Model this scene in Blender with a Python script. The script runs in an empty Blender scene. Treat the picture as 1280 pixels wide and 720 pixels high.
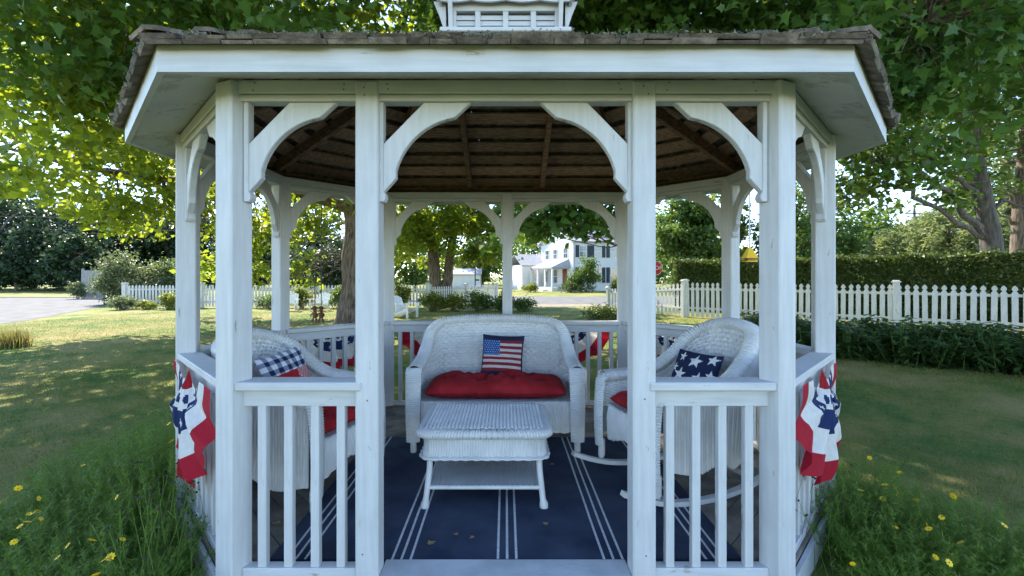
import bpy, math, random
import numpy as np
from mathutils import Matrix, Vector
random.seed(7); RNG = np.random.default_rng(11)
R = math.radians
sc = bpy.context.scene
C = sc.collection

# ------------------------------------------------------------------ camera, sky, sun, exposure
CAMZ = 1.65
cam_d = bpy.data.cameras.new('camera'); cam = bpy.data.objects.new('camera', cam_d); C.objects.link(cam)
cam.location = (0, 0, CAMZ); cam.rotation_euler = (R(90), 0, 0)
cam_d.sensor_width = 36.0; cam_d.lens = 36.0*578/1280
cam_d.shift_x = 8/1280; cam_d.shift_y = -15/1280
cam_d.clip_start = 0.05; cam_d.clip_end = 2000
sc.camera = cam

SUN_EL, SUN_AZ = 41.0, -38.0            # azimuth measured from +Y (the view direction) towards +X
w = bpy.data.worlds.new('World'); sc.world = w; w.use_nodes = True
nt = w.node_tree; bg = nt.nodes['Background']
sky = nt.nodes.new('ShaderNodeTexSky'); sky.sky_type = 'NISHITA'; sky.sun_disc = False
sky.sun_elevation = R(SUN_EL); sky.sun_rotation = R(SUN_AZ); sky.air_density = 1.0; sky.dust_density = 0.05; sky.ozone_density = 1.4; sky.altitude = 2500
nt.links.new(sky.outputs[0], bg.inputs[0]); bg.inputs[1].default_value = 0.15
sd = bpy.data.lights.new('sun', 'SUN'); sd.energy = 2.9; sd.angle = R(0.53); sd.color = (1.0, 0.93, 0.80)
sun = bpy.data.objects.new('sun', sd); C.objects.link(sun)
_sv = Vector((math.sin(R(SUN_AZ))*math.cos(R(SUN_EL)), math.cos(R(SUN_AZ))*math.cos(R(SUN_EL)), math.sin(R(SUN_EL))))
sun.rotation_euler = _sv.to_track_quat('Z', 'Y').to_euler(); sun.location = (-30, 40, 60)
sc.view_settings.view_transform = 'Standard'; sc.view_settings.look = 'None'
sc.view_settings.exposure = 2.25; sc.view_settings.gamma = 1.0
sc.view_settings.use_white_balance = True; sc.view_settings.white_balance_temperature = 6650; sc.view_settings.white_balance_tint = 10
sc.cycles.max_bounces = 8; sc.cycles.diffuse_bounces = 5; sc.cycles.transmission_bounces = 6; sc.cycles.transparent_max_bounces = 8

# ------------------------------------------------------------------ helpers
def at(px, py, d):                      # a photograph pixel at depth d
    return ((px-632)/578*d, d, CAMZ-(py-345)/578*d)

class MB:
    """collects shapes; build() links them as ONE mesh object"""
    def __init__(s): s.v = []; s.f = []; s.mi = []; s.cur = 0
    def add(s, vs, fs):
        b = len(s.v); s.v += [tuple(p) for p in vs]
        for f in fs: s.f.append(tuple(i+b for i in f)); s.mi.append(s.cur)
        return s
    def box(s, c, size, M=None, ch=0.0):
        hx, hy, hz = size[0]/2, size[1]/2, size[2]/2
        if ch <= 0:
            vs = [(x*hx, y*hy, z*hz) for x in (-1, 1) for y in (-1, 1) for z in (-1, 1)]
            fs = [(0,1,3,2), (4,6,7,5), (0,4,5,1), (2,3,7,6), (0,2,6,4), (1,5,7,3)]
        else:
            vs = []; idx = {}
            for x in (-1, 1):
                for y in (-1, 1):
                    for z in (-1, 1):
                        for a in range(3):
                            p = [x*hx-(x*ch), y*hy-(y*ch), z*hz-(z*ch)]
                            p[a] = (x*hx, y*hy, z*hz)[a]
                            idx[(x, y, z, a)] = len(vs); vs.append(tuple(p))
            fs = []
            for a in range(3):
                b, c2 = [(1, 2), (2, 0), (0, 1)][a]
                for sgn in (-1, 1):
                    q = []
                    for (i, j) in ((-1, -1), (1, -1), (1, 1), (-1, 1)):
                        k = [0, 0, 0]; k[a] = sgn; k[b] = i; k[c2] = j; q.append(idx[(k[0], k[1], k[2], a)])
                    fs.append(tuple(q if sgn > 0 else q[::-1]))
                for i in (-1, 1):
                    for j in (-1, 1):
                        k0 = [0, 0, 0]; k0[a] = -1; k0[b] = i; k0[c2] = j
                        k1 = list(k0); k1[a] = 1
                        fs.append((idx[(*k0, b)], idx[(*k1, b)], idx[(*k1, c2)], idx[(*k0, c2)]))
            for x in (-1, 1):
                for y in (-1, 1):
                    for z in (-1, 1): fs.append(tuple(idx[(x, y, z, a)] for a in range(3)))
        T = Matrix.Translation(c) @ (M.to_4x4() if M else Matrix())
        return s.add([T @ Vector(p) for p in vs], fs)
    def bar(s, a, b, wd, ht, ch=0.0, up=(0, 0, 1)):   # a board from a to b: width wd sideways, ht along up
        a = Vector(a); b = Vector(b); y = (b-a); L = y.length; y.normalize()
        x = y.cross(Vector(up)).normalized(); z = x.cross(y)
        M = Matrix((x, y, z)).transposed()
        return s.box((a+b)/2, (wd, L, ht), M, ch)
    def tube(s, path, rad, n=8, caps=True):
        P = [Vector(p) for p in path]; m = len(P)
        rad = rad if hasattr(rad, '__len__') else [rad]*m
        b = len(s.v); ref = None
        for i, p in enumerate(P):
            t = (P[min(i+1, m-1)]-P[max(i-1, 0)]).normalized()
            if ref is None: ref = Vector((0, 0, 1)) if abs(t.z) < .9 else Vector((1, 0, 0))
            x = (ref-t*ref.dot(t)).normalized(); y = t.cross(x); ref = x
            for k in range(n):
                a = 2*math.pi*k/n; s.v.append(tuple(p+(x*math.cos(a)+y*math.sin(a))*rad[i]))
        for i in range(m-1):
            for k in range(n):
                s.f.append((b+i*n+k, b+i*n+(k+1) % n, b+(i+1)*n+(k+1) % n, b+(i+1)*n+k)); s.mi.append(s.cur)
        if caps:
            s.f.append(tuple(b+k for k in range(n))[::-1]); s.mi.append(s.cur)
            s.f.append(tuple(b+(m-1)*n+k for k in range(n))); s.mi.append(s.cur)
        return s
    def prism(s, poly, th, M=None, ch=0.0):           # poly in local x,z ; thickness along local y
        n = len(poly); M = M or Matrix()
        area = sum(poly[i][0]*poly[(i+1) % n][1]-poly[(i+1) % n][0]*poly[i][1] for i in range(n))
        if area < 0: poly = poly[::-1]
        lay = []
        if ch > 0:
            ins = []
            for i in range(n):
                p0 = Vector(poly[i-1]); p1 = Vector(poly[i]); p2 = Vector(poly[(i+1) % n])
                e1 = (p1-p0).normalized(); e2 = (p2-p1).normalized()
                n1 = Vector((-e1.y, e1.x)); n2 = Vector((-e2.y, e2.x)); q = (n1+n2); q = q/max(.35, q.length_squared/2)*.5*1.0
                ins.append(tuple(p1+q*ch*1.0))
            lay = [(ins, -th/2), (poly, -th/2+ch), (poly, th/2-ch), (ins, th/2)]
        else: lay = [(poly, -th/2), (poly, th/2)]
        vs = [M @ Vector((x, y, z)) for pl, y in lay for (x, z) in pl]
        fs = [tuple(range(n)), tuple((len(lay)-1)*n+i for i in range(n))[::-1]]
        for l in range(len(lay)-1):
            for i in range(n): fs.append((l*n+i, (l+1)*n+i, (l+1)*n+(i+1) % n, l*n+(i+1) % n))
        return s.add(vs, fs)
    def quadslab(s, q, th):                            # q: four points (top face), extruded down along its normal
        q = [Vector(p) for p in q]; nn = (q[1]-q[0]).cross(q[3]-q[0])
        if nn.length < 1e-9: nn = (q[2]-q[1]).cross(q[3]-q[1])
        nn.normalize()
        if nn.z < 0: nn = -nn
        vs = q+[p-nn*th for p in q]
        return s.add(vs, [(0,1,2,3), (7,6,5,4), (0,4,5,1), (1,5,6,2), (2,6,7,3), (3,7,4,0)])
    def grid(s, P, closed=False):                      # P array (nu,nv,3)
        nu, nv = P.shape[:2]; b = len(s.v)
        s.v += [tuple(p) for p in P.reshape(-1, 3)]
        for i in range(nu if closed else nu-1):
            i2 = (i+1) % nu
            for j in range(nv-1):
                s.f.append((b+i*nv+j, b+i2*nv+j, b+i2*nv+j+1, b+i*nv+j+1)); s.mi.append(s.cur)
        return s
    def build(s, name, mats, parent=None, smooth=False, loc=None, recalc=True):
        me = bpy.data.meshes.new(name); me.from_pydata(s.v, [], s.f)
        mats = mats if isinstance(mats, (list, tuple)) else [mats]
        for m in mats: me.materials.append(m)
        if len(mats) > 1: me.polygons.foreach_set('material_index', s.mi)
        if recalc:
            import bmesh
            bm = bmesh.new(); bm.from_mesh(me); bmesh.ops.recalc_face_normals(bm, faces=bm.faces); bm.to_mesh(me); bm.free()
        if smooth:
            me.polygons.foreach_set('use_smooth', [True]*len(me.polygons))
            if smooth != 'all':
                try: me.set_sharp_from_angle(angle=R(40))
                except Exception: pass
        me.update()
        return link(name, me, parent, loc)
def link(name, me, parent=None, loc=None, rot=None):
    o = bpy.data.objects.new(name, me); C.objects.link(o)
    if parent: o.parent = parent
    if loc is not None: o.location = loc
    if rot is not None: o.rotation_euler = rot
    return o
def tag(o, label=None, cat=None, group=None, kind=None):
    if label: o['label'] = label
    if cat: o['category'] = cat
    if group: o['group'] = group
    if kind: o['kind'] = kind
    return o
def thing(name, label, cat, loc=(0, 0, 0), rz=0.0, group=None):
    o = bpy.data.objects.new(name, None); o.empty_display_size = .2; C.objects.link(o)
    o.location = loc; o.rotation_euler = (0, 0, rz)
    return tag(o, label, cat, group)
def copy_tree(o, parent=None):
    c = o.copy(); C.objects.link(c); c.parent = parent
    for ch in list(o.children): copy_tree(ch, c)
    return c
def raw_mesh(name, V, nper, mat, extra=None):
    """V (N*nper,3): N separate polygons of nper corners each"""
    N = len(V)//nper
    me = bpy.data.meshes.new(name)
    me.vertices.add(len(V)); me.vertices.foreach_set('co', V.astype(np.float32).ravel())
    me.loops.add(len(V)); me.loops.foreach_set('vertex_index', np.arange(len(V), dtype=np.int32))
    me.polygons.add(N); me.polygons.foreach_set('loop_start', np.arange(0, len(V), nper, dtype=np.int32))
    me.polygons.foreach_set('loop_total', np.full(N, nper, dtype=np.int32))
    me.materials.append(mat); me.update(calc_edges=True); me.validate()
    return me
def spline(pts, n):
    P = np.array([pts[0]]+list(pts)+[pts[-1]], float); out = []
    segs = len(pts)-1
    for k in range(n):
        t = k/(n-1)*segs; i = min(int(t), segs-1); u = t-i
        p0, p1, p2, p3 = P[i], P[i+1], P[i+2], P[i+3]
        out.append(.5*((2*p1)+(-p0+p2)*u+(2*p0-5*p1+4*p2-p3)*u*u+(-p0+3*p1-3*p2+p3)*u**3))
    return np.array(out)

# ------------------------------------------------------------------ materials
def nodes(name):
    m = bpy.data.materials.new(name); m.use_nodes = True
    t = m.node_tree; return m, t, t.nodes['Principled BSDF'], t.links.new
def N(t, typ, **kw):
    n = t.nodes.new(typ)
    for k, v in kw.items():
        if k.startswith('i_'): n.inputs[k[2:].replace('_', ' ')].default_value = v
        else: setattr(n, k, v)
    return n
def ramp(t, stops):
    n = t.nodes.new('ShaderNodeValToRGB'); e = n.color_ramp.elements
    e[0].position = stops[0][0]; e[0].color = (*stops[0][1], 1)
    e[1].position = stops[-1][0]; e[1].color = (*stops[-1][1], 1)
    for p, c in stops[1:-1]:
        x = e.new(p); x.color = (*c, 1)
    return n
def m_noise(name, c1, c2, scale=6.0, rough=.6, bump=0.0, bscale=60.0, stretch=(1, 1, 1), spec=.4, detail=5.0, lo=.35, hi=.65, c3=None, metallic=0.0, island=0.0):
    m, t, b, L = nodes(name)
    tc = N(t, 'ShaderNodeTexCoord'); mp = N(t, 'ShaderNodeMapping'); mp.inputs['Scale'].default_value = stretch
    L(tc.outputs['Object'], mp.inputs[0])
    nz = N(t, 'ShaderNodeTexNoise'); nz.inputs['Scale'].default_value = scale; nz.inputs['Detail'].default_value = detail
    L(mp.outputs[0], nz.inputs['Vector'])
    rp = ramp(t, [(lo, c1), (hi, c2)] if c3 is None else [(lo, c1), ((lo+hi)/2, c2), (hi, c3)])
    L(nz.outputs[0], rp.inputs[0])
    col = rp.outputs[0]
    if island:
        g = N(t, 'ShaderNodeNewGeometry'); mr = N(t, 'ShaderNodeMapRange'); mr.inputs[3].default_value = 1-island; mr.inputs[4].default_value = 1+island
        oi = N(t, 'ShaderNodeObjectInfo'); ad = N(t, 'ShaderNodeMath', operation='ADD'); fr = N(t, 'ShaderNodeMath', operation='FRACT')
        L(g.outputs['Random Per Island'], ad.inputs[0]); L(oi.outputs['Random'], ad.inputs[1]); L(ad.outputs[0], fr.inputs[0]); L(fr.outputs[0], mr.inputs[0])
        mx = N(t, 'ShaderNodeVectorMath', operation='SCALE'); L(col, mx.inputs[0]); L(mr.outputs[0], mx.inputs['Scale']); col = mx.outputs[0]
    L(col, b.inputs['Base Color'])
    b.inputs['Roughness'].default_value = rough; b.inputs['Specular IOR Level'].default_value = spec; b.inputs['Metallic'].default_value = metallic
    if bump:
        n2 = N(t, 'ShaderNodeTexNoise'); n2.inputs['Scale'].default_value = bscale; n2.inputs['Detail'].default_value = 6
        L(mp.outputs[0], n2.inputs['Vector'])
        bp = N(t, 'ShaderNodeBump'); bp.inputs['Strength'].default_value = bump; bp.inputs['Distance'].default_value = .01
        L(n2.outputs[0], bp.inputs['Height']); L(bp.outputs[0], b.inputs['Normal'])
    return m
def m_paint(name, col=(.55, .55, .54), wear=(.34, .30, .25), amount=.60, grain=(30, 30, 2.2), speck=1.0):
    """brushed white paint over wood: faint grain, smudges, a few chips down to the wood"""
    m, t, b, L = nodes(name)
    tc = N(t, 'ShaderNodeTexCoord')
    mp = N(t, 'ShaderNodeMapping'); mp.inputs['Scale'].default_value = grain; L(tc.outputs['Object'], mp.inputs[0])
    gr = N(t, 'ShaderNodeTexNoise', i_Scale=1.5, i_Detail=6.0); L(mp.outputs[0], gr.inputs['Vector'])
    sm = N(t, 'ShaderNodeTexNoise', i_Scale=3.2, i_Detail=7.0, i_Roughness=.65); L(tc.outputs['Object'], sm.inputs['Vector'])
    r1 = ramp(t, [(.30, tuple(c*.87 for c in col)), (.5, tuple(c*.95 for c in col)), (.70, col)]); L(sm.outputs[0], r1.inputs[0])
    ch = N(t, 'ShaderNodeTexNoise', i_Scale=9.0, i_Detail=8.0, i_Roughness=.7)
    mp2 = N(t, 'ShaderNodeMapping'); mp2.inputs['Scale'].default_value = tuple(.35+g*.05 for g in grain); L(tc.outputs['Object'], mp2.inputs[0]); L(mp2.outputs[0], ch.inputs['Vector'])
    r2 = ramp(t, [(amount+.035, (0, 0, 0)), (amount+.075, (speck, speck, speck))]); L(ch.outputs[0], r2.inputs[0])
    mx = N(t, 'ShaderNodeMix', data_type='RGBA'); L(r2.outputs[0], mx.inputs[0]); L(r1.outputs[0], mx.inputs[6]); mx.inputs[7].default_value = (*wear, 1)
    mg = N(t, 'ShaderNodeMapRange'); mg.inputs[1].default_value = .3; mg.inputs[2].default_value = .7; mg.inputs[3].default_value = .90; mg.inputs[4].default_value = 1.05; L(gr.outputs[0], mg.inputs[0])
    sg = N(t, 'ShaderNodeVectorMath', operation='SCALE'); L(mx.outputs[2], sg.inputs[0]); L(mg.outputs[0], sg.inputs['Scale'])
    L(sg.outputs[0], b.inputs['Base Color']); b.inputs['Roughness'].default_value = .5; b.inputs['Specular IOR Level'].default_value = .35
    ad = N(t, 'ShaderNodeMath', operation='SUBTRACT'); L(gr.outputs[0], ad.inputs[0]); L(r2.outputs[0], ad.inputs[1])
    bp = N(t, 'ShaderNodeBump'); bp.inputs['Strength'].default_value = .35; bp.inputs['Distance'].default_value = .004
    L(ad.outputs[0], bp.inputs['Height']); L(bp.outputs[0], b.inputs['Normal'])
    return m
def m_leaf(name, cols, trans=(.30, .42, .05), tfac=.42, rough=.45, spec=.35):
    m, t, b, L = nodes(name)
    g = N(t, 'ShaderNodeNewGeometry'); tc = N(t, 'ShaderNodeTexCoord')
    nz = N(t, 'ShaderNodeTexNoise', i_Scale=.55, i_Detail=2.0); L(tc.outputs['Object'], nz.inputs['Vector'])
    ml = N(t, 'ShaderNodeMath', operation='MULTIPLY_ADD'); L(g.outputs['Random Per Island'], ml.inputs[0]); ml.inputs[1].default_value = .6
    sb = N(t, 'ShaderNodeMath', operation='SUBTRACT'); L(nz.outputs[0], sb.inputs[0]); sb.inputs[1].default_value = .3; L(sb.outputs[0], ml.inputs[2])
    k = len(cols); rp = ramp(t, [(i/(k-1), c) for i, c in enumerate(cols)]); L(ml.outputs[0], rp.inputs[0])
    L(rp.outputs[0], b.inputs['Base Color']); b.inputs['Roughness'].default_value = rough; b.inputs['Specular IOR Level'].default_value = spec
    tr = N(t, 'ShaderNodeBsdfTranslucent')
    mc = N(t, 'ShaderNodeMix', data_type='RGBA'); mc.inputs[0].default_value = .35; mc.inputs[6].default_value = (*trans, 1); L(rp.outputs[0], mc.inputs[7]); L(mc.outputs[2], tr.inputs[0])
    ms = N(t, 'ShaderNodeMixShader'); ms.inputs[0].default_value = tfac
    L(b.outputs[0], ms.inputs[1]); L(tr.outputs[0], ms.inputs[2]); L(ms.outputs[0], t.nodes['Material Output'].inputs['Surface'])
    return m
def m_attr(name, rough=.85, weave=900.0, trans=0.0):
    """cloth whose flat print comes from the face colours of the mesh"""
    m, t, b, L = nodes(name)
    a = N(t, 'ShaderNodeAttribute'); a.attribute_name = 'print'
    nz = N(t, 'ShaderNodeTexNoise', i_Scale=40.0, i_Detail=4.0); tc = N(t, 'ShaderNodeTexCoord'); L(tc.outputs['Object'], nz.inputs['Vector'])
    mr = N(t, 'ShaderNodeMapRange'); mr.inputs[3].default_value = .82; mr.inputs[4].default_value = 1.15; L(nz.outputs[0], mr.inputs[0])
    sc_ = N(t, 'ShaderNodeVectorMath', operation='SCALE'); L(a.outputs['Color'], sc_.inputs[0]); L(mr.outputs[0], sc_.inputs['Scale'])
    L(sc_.outputs[0], b.inputs['Base Color']); b.inputs['Roughness'].default_value = rough; b.inputs['Specular IOR Level'].default_value = .2
    n2 = N(t, 'ShaderNodeTexNoise', i_Scale=350.0); L(tc.outputs['Object'], n2.inputs['Vector'])
    bp = N(t, 'ShaderNodeBump'); bp.inputs['Strength'].default_value = .25; bp.inputs['Distance'].default_value = .003; L(n2.outputs[0], bp.inputs['Height']); L(bp.outputs[0], b.inputs['Normal'])
    if trans:
        tr = N(t, 'ShaderNodeBsdfTranslucent'); L(sc_.outputs[0], tr.inputs[0]); ms = N(t, 'ShaderNodeMixShader'); ms.inputs[0].default_value = trans
        L(b.outputs[0], ms.inputs[1]); L(tr.outputs[0], ms.inputs[2]); L(ms.outputs[0], t.nodes['Material Output'].inputs['Surface'])
    return m
M = {}
M['paint_v'] = m_paint('white paint, upright grain', grain=(30, 30, 2.2))
M['paint_h'] = m_paint('white paint, level grain', grain=(2.2, 2.2, 30))
M['paint_soffit'] = m_paint('soffit paint', col=(.56, .54, .49), wear=(.30, .25, .18), amount=.50, grain=(3, 3, 3), speck=.6)
M['paint_fence'] = m_paint('fence paint', col=(.60, .60, .58), amount=.56, grain=(20, 20, 2))
M['wicker'] = m_paint('white wicker paint', col=(.66, .66, .64), wear=(.40, .35, .28), amount=.62, grain=(6, 6, 6), speck=.7)
M['brown'] = m_noise('aged rafter wood', (.12, .062, .038), (.29, .165, .10), scale=7, stretch=(1.5, 9, 9), rough=.75, bump=.3, island=.35)
M['board'] = m_noise('aged roof board', (.17, .095, .060), (.38, .23, .145), scale=6, stretch=(2, 14, 14), rough=.8, bump=.3, island=.4)
M['shingle'] = m_noise('weathered shingle', (.075, .06, .045), (.19, .155, .115), scale=16, rough=.9, bump=.7, bscale=70, island=.4)
M['moss'] = m_noise('lichen and moss', (.12, .12, .085), (.24, .24, .19), scale=40, rough=1, bump=.6)
M['deck'] = m_noise('deck board', (.12, .105, .085), (.27, .235, .19), scale=5, stretch=(1, 1, 1), rough=.75, bump=.4, bscale=90, island=.25)
M['deck_edge'] = m_noise('painted deck edge', (.40, .42, .43), (.52, .54, .55), scale=6, rough=.7, bump=.3)
M['dark'] = m_noise('dark void', (.01, .01, .01), (.02, .018, .015), rough=.9)
M['navy'] = m_noise('navy rug weave', (.026, .038, .070), (.064, .083, .130), scale=4.5, lo=.28, hi=.72, rough=.95, bump=.6, bscale=420, spec=.15)
M['rugwhite'] = m_noise('rug stripe', (.50, .52, .54), (.66, .68, .70), scale=60, rough=.95, bump=.4, bscale=420, spec=.15)
M['red'] = m_noise('red cushion cloth', (.27, .012, .016), (.38, .02, .026), scale=9, rough=.85, bump=.3, bscale=380, spec=.2)
M['cloth'] = m_attr('printed cloth', .85)
M['bunting'] = m_attr('printed bunting', .8, trans=.3)
M['bark'] = m_noise('bark', (.035, .025, .018), (.13, .098, .072), scale=5, stretch=(3.2, 3.2, .55), rough=.95, bump=1.0, bscale=9, c3=(.20, .165, .13), lo=.3, hi=.72)
M['bark_grey'] = m_noise('grey bark', (.04, .034, .029), (.095, .083, .072), scale=5, stretch=(3, 3, .6), rough=.95, bump=1.0, bscale=9, c3=(.15, .135, .115), lo=.3, hi=.72)
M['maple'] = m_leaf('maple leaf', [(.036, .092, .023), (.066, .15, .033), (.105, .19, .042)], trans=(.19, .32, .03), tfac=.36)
M['maple_lit'] = m_leaf('light maple leaf', [(.045, .11, .02), (.085, .175, .025), (.15, .225, .03)], trans=(.56, .62, .035), tfac=.5)  # paler copy of the maple leaf, sunlight put into its colour
M['leaf_dark'] = m_leaf('dark wood leaf', [(.018, .042, .020), (.040, .075, .034), (.07, .115, .048)], trans=(.08, .14, .03), tfac=.25)
M['leaf_mid'] = m_leaf('mid green leaf', [(.04, .085, .02), (.07, .14, .03), (.115, .18, .042)], trans=(.22, .32, .04), tfac=.4)
M['leaf_pale'] = m_leaf('pale willow leaf', [(.10, .14, .05), (.17, .21, .08), (.24, .27, .11)], trans=(.35, .40, .10), tfac=.4)
M['leaf_silver'] = m_leaf('silvery shrub leaf', [(.07, .10, .045), (.13, .165, .08), (.20, .23, .12)], trans=(.30, .36, .10), tfac=.35)
M['leaf_yellow'] = m_leaf('yellow green shrub leaf', [(.07, .12, .02), (.14, .18, .025), (.22, .23, .04)], trans=(.42, .45, .04), tfac=.45)
M['hedge'] = m_leaf('clipped hedge leaf', [(.03, .06, .016), (.065, .105, .026), (.14, .165, .04)], trans=(.2, .26, .04), tfac=.3)
M['perennial'] = m_leaf('perennial leaf', [(.045, .10, .03), (.09, .165, .05), (.15, .22, .07)], trans=(.15, .26, .05), tfac=.35)
M['thread'] = m_leaf('thread leaf', [(.075, .15, .028), (.15, .25, .045), (.22, .32, .06)], trans=(.34, .48, .07), tfac=.5)
M['seed'] = m_noise('dry seed head', (.02, .015, .014), (.06, .045, .035), rough=1)
M['petal'] = m_noise('yellow petal', (.78, .50, .01), (.88, .62, .02), rough=.6)
M['flower_eye'] = m_noise('flower centre', (.45, .24, .01), (.55, .32, .02), rough=.8)
M['asphalt'] = m_noise('worn asphalt', (.10, .098, .094), (.17, .165, .158), scale=1.5, rough=.95, bump=.3, bscale=40, detail=9)
M['sand'] = m_noise('sandy verge', (.20, .17, .125), (.30, .26, .20), scale=3, rough=1, bump=.4)
M['nail'] = m_noise('rusty nail', (.07, .045, .03), (.13, .085, .06), rough=.8)
M['rope'] = m_noise('dark rope', (.05, .045, .035), (.10, .09, .07), rough=.95)
M['cord'] = m_noise('white cord', (.55, .54, .5), (.7, .69, .65), rough=.8)
M['toy'] = m_noise('brown carved wood', (.085, .032, .016), (.17, .07, .035), scale=20, rough=.7)
M['yellow'] = m_noise('yellow plastic', (.80, .48, .005), (.88, .56, .01), rough=.35)
M['brownred'] = m_noise('reddish tray', (.28, .06, .02), (.36, .09, .03), rough=.5)
M['metal'] = m_noise('dark metal', (.03, .03, .03), (.06, .06, .06), rough=.5)
M['pole'] = m_noise('utility pole wood', (.09, .075, .06), (.17, .15, .125), scale=5, stretch=(4, 4, .5), rough=.95)
M['can'] = m_noise('transformer grey', (.45, .46, .47), (.55, .56, .57), rough=.5)
M['siding'] = m_noise('house siding', (.74, .74, .73), (.80, .80, .79), scale=2, rough=.6)
M['roofgrey'] = m_noise('house roof', (.33, .33, .34), (.44, .44, .45), scale=5, rough=.9, bump=.3)
M['shutter'] = m_noise('dark shutter', (.012, .022, .035), (.02, .035, .05), rough=.5)
M['glass'] = m_noise('window glass', (.05, .07, .08), (.10, .12, .13), rough=.08, spec=.8)
M['door_red'] = m_noise('red door', (.16, .02, .02), (.20, .03, .03), rough=.4)
M['brick'] = m_noise('chimney brick', (.22, .10, .07), (.32, .16, .11), scale=9, rough=.9)
M['sign_red'] = m_noise('sign red', (.42, .012, .02), (.46, .018, .025), rough=.4)
M['sign_white'] = m_noise('sign white', (.75, .75, .75), (.8, .8, .8), rough=.4)
M['adirondack'] = m_noise('chair paint', (.68, .70, .70), (.80, .81, .80), rough=.5)
M['greywood'] = m_noise('weathered grey wood', (.24, .23, .215), (.36, .345, .32), scale=4, stretch=(9, 9, 1), rough=.9, bump=.4)
# lawn: green with straw-dry patches, the same fields drive blades and soil
def m_lawn(name, blades):
    m, t, b, L = nodes(name)
    g = N(t, 'ShaderNodeNewGeometry')
    n1 = N(t, 'ShaderNodeTexNoise', i_Scale=.55, i_Detail=6.0, i_Roughness=.62); L(g.outputs['Position'], n1.inputs['Vector'])
    n2 = N(t, 'ShaderNodeTexNoise', i_Scale=4.5, i_Detail=6.0, i_Roughness=.7); L(g.outputs['Position'], n2.inputs['Vector'])
    ad = N(t, 'ShaderNodeMath', operation='MULTIPLY_ADD'); L(n2.outputs[0], ad.inputs[0]); ad.inputs[1].default_value = .45; L(n1.outputs[0], ad.inputs[2])
    src = ad.outputs[0]
    if blades:
        a2 = N(t, 'ShaderNodeMath', operation='MULTIPLY_ADD'); L(g.outputs['Random Per Island'], a2.inputs[0]); a2.inputs[1].default_value = .22
        L(ad.outputs[0], a2.inputs[2]); s2 = N(t, 'ShaderNodeMath', operation='SUBTRACT'); L(a2.outputs[0], s2.inputs[0]); s2.inputs[1].default_value = .11; src = s2.outputs[0]
    rp = ramp(t, [(.48, (.062, .130, .026)), (.62, (.115, .180, .040)), (.73, (.225, .225, .060)), (.92, (.36, .29, .13))]); L(src, rp.inputs[0])
    L(rp.outputs[0], b.inputs['Base Color']); b.inputs['Roughness'].default_value = .9; b.inputs['Specular IOR Level'].default_value = .15
    if blades:
        tr = N(t, 'ShaderNodeBsdfTranslucent'); L(rp.outputs[0], tr.inputs[0]); ms = N(t, 'ShaderNodeMixShader'); ms.inputs[0].default_value = .35
        L(b.outputs[0], ms.inputs[1]); L(tr.outputs[0], ms.inputs[2]); L(ms.outputs[0], t.nodes['Material Output'].inputs['Surface'])
    else:
        bp = N(t, 'ShaderNodeBump'); bp.inputs['Strength'].default_value = .9; bp.inputs['Distance'].default_value = .05
        n3 = N(t, 'ShaderNodeTexNoise', i_Scale=16.0, i_Detail=8.0, i_Roughness=.75); L(g.outputs['Position'], n3.inputs['Vector']); L(n3.outputs[0], bp.inputs['Height']); L(bp.outputs[0], b.inputs['Normal'])
    return m
M['lawn'] = m_lawn('lawn soil', False); M['blade'] = m_lawn('grass blade', True)

# ------------------------------------------------------------------ ground, street
def sheet(name, pts, z, mat, label, kind='structure'):
    o = MB().add([(x, y, z) for x, y in pts], [tuple(range(len(pts)))]).build(name, mat)
    return tag(o, label, 'ground', kind=kind)
def ground_sheet():
    xs = np.linspace(-400, 400, 3); b = MB()
    b.add([(-600, -80, 0), (600, -80, 0), (600, 900, 0), (-600, 900, 0)], [(0, 1, 2, 3)])
    return tag(b.build('lawn', M['lawn']), 'patchy green and straw coloured lawn around the gazebo', 'lawn', kind='structure')
ground_sheet()
sheet('driveway', [(-60, 8), (-30, 8), (-17.2, 15.4), (-17.6, 17), (-19.4, 20.5), (-21.6, 24.6), (-22.4, 27.5), (-60, 27.5)], .008, M['asphalt'], 'sunlit grey asphalt drive beside the lawn')
sheet('road', [(-120, 27.4), (-22, 27.4), (-6, 27.0), (120, 27.0), (120, 41), (-120, 33.5)], .004, M['asphalt'], 'grey street running past the white house')
sheet('road_verge', [(-1.5, 24.6), (9, 25.2), (9, 26.95), (-1.5, 26.95)], .006, M['sand'], 'sandy pale verge along the street')
sheet('sidewalk', [(-120, 33.6), (-26, 35.6), (-26, 36.4), (-120, 34.4)], .10, M['sand'], 'pale footpath beyond the drive')

# ------------------------------------------------------------------ gazebo
GY = 3.82; FZ = .17
GZ = thing('gazebo', 'white painted eight sided gazebo with bracketed posts, railings and mossy shingle roof', 'gazebo', (0, GY, 0))
V8 = [(-1.35, -1.52), (1.35, -1.52), (2.17, -.66), (2.17, .64), (1.35, 1.50), (-1.35, 1.50), (-2.17, .64), (-2.17, -.66)]
RL, RRt = (-.64, 0), (.64, 0)
RID = [RL, RRt, RRt, RRt, RRt, RL, RL, RL]           # ridge end that each corner runs up to
def offs(d):                                          # octagon offset outwards by d
    out = []
    for i in range(8):
        a = Vector(V8[i-1]); b = Vector(V8[i]); c = Vector(V8[(i+1) % 8])
        e1 = (b-a).normalized(); e2 = (c-b).normalized(); n1 = Vector((e1.y, -e1.x)); n2 = Vector((e2.y, -e2.x))
        q = (n1+n2); q = q*(2/q.length_squared)/1.0 if False else q/(q.length_squared/2)
        out.append(tuple(b+q*d))
    return out
HB, HT = 2.507, 2.606
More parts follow.
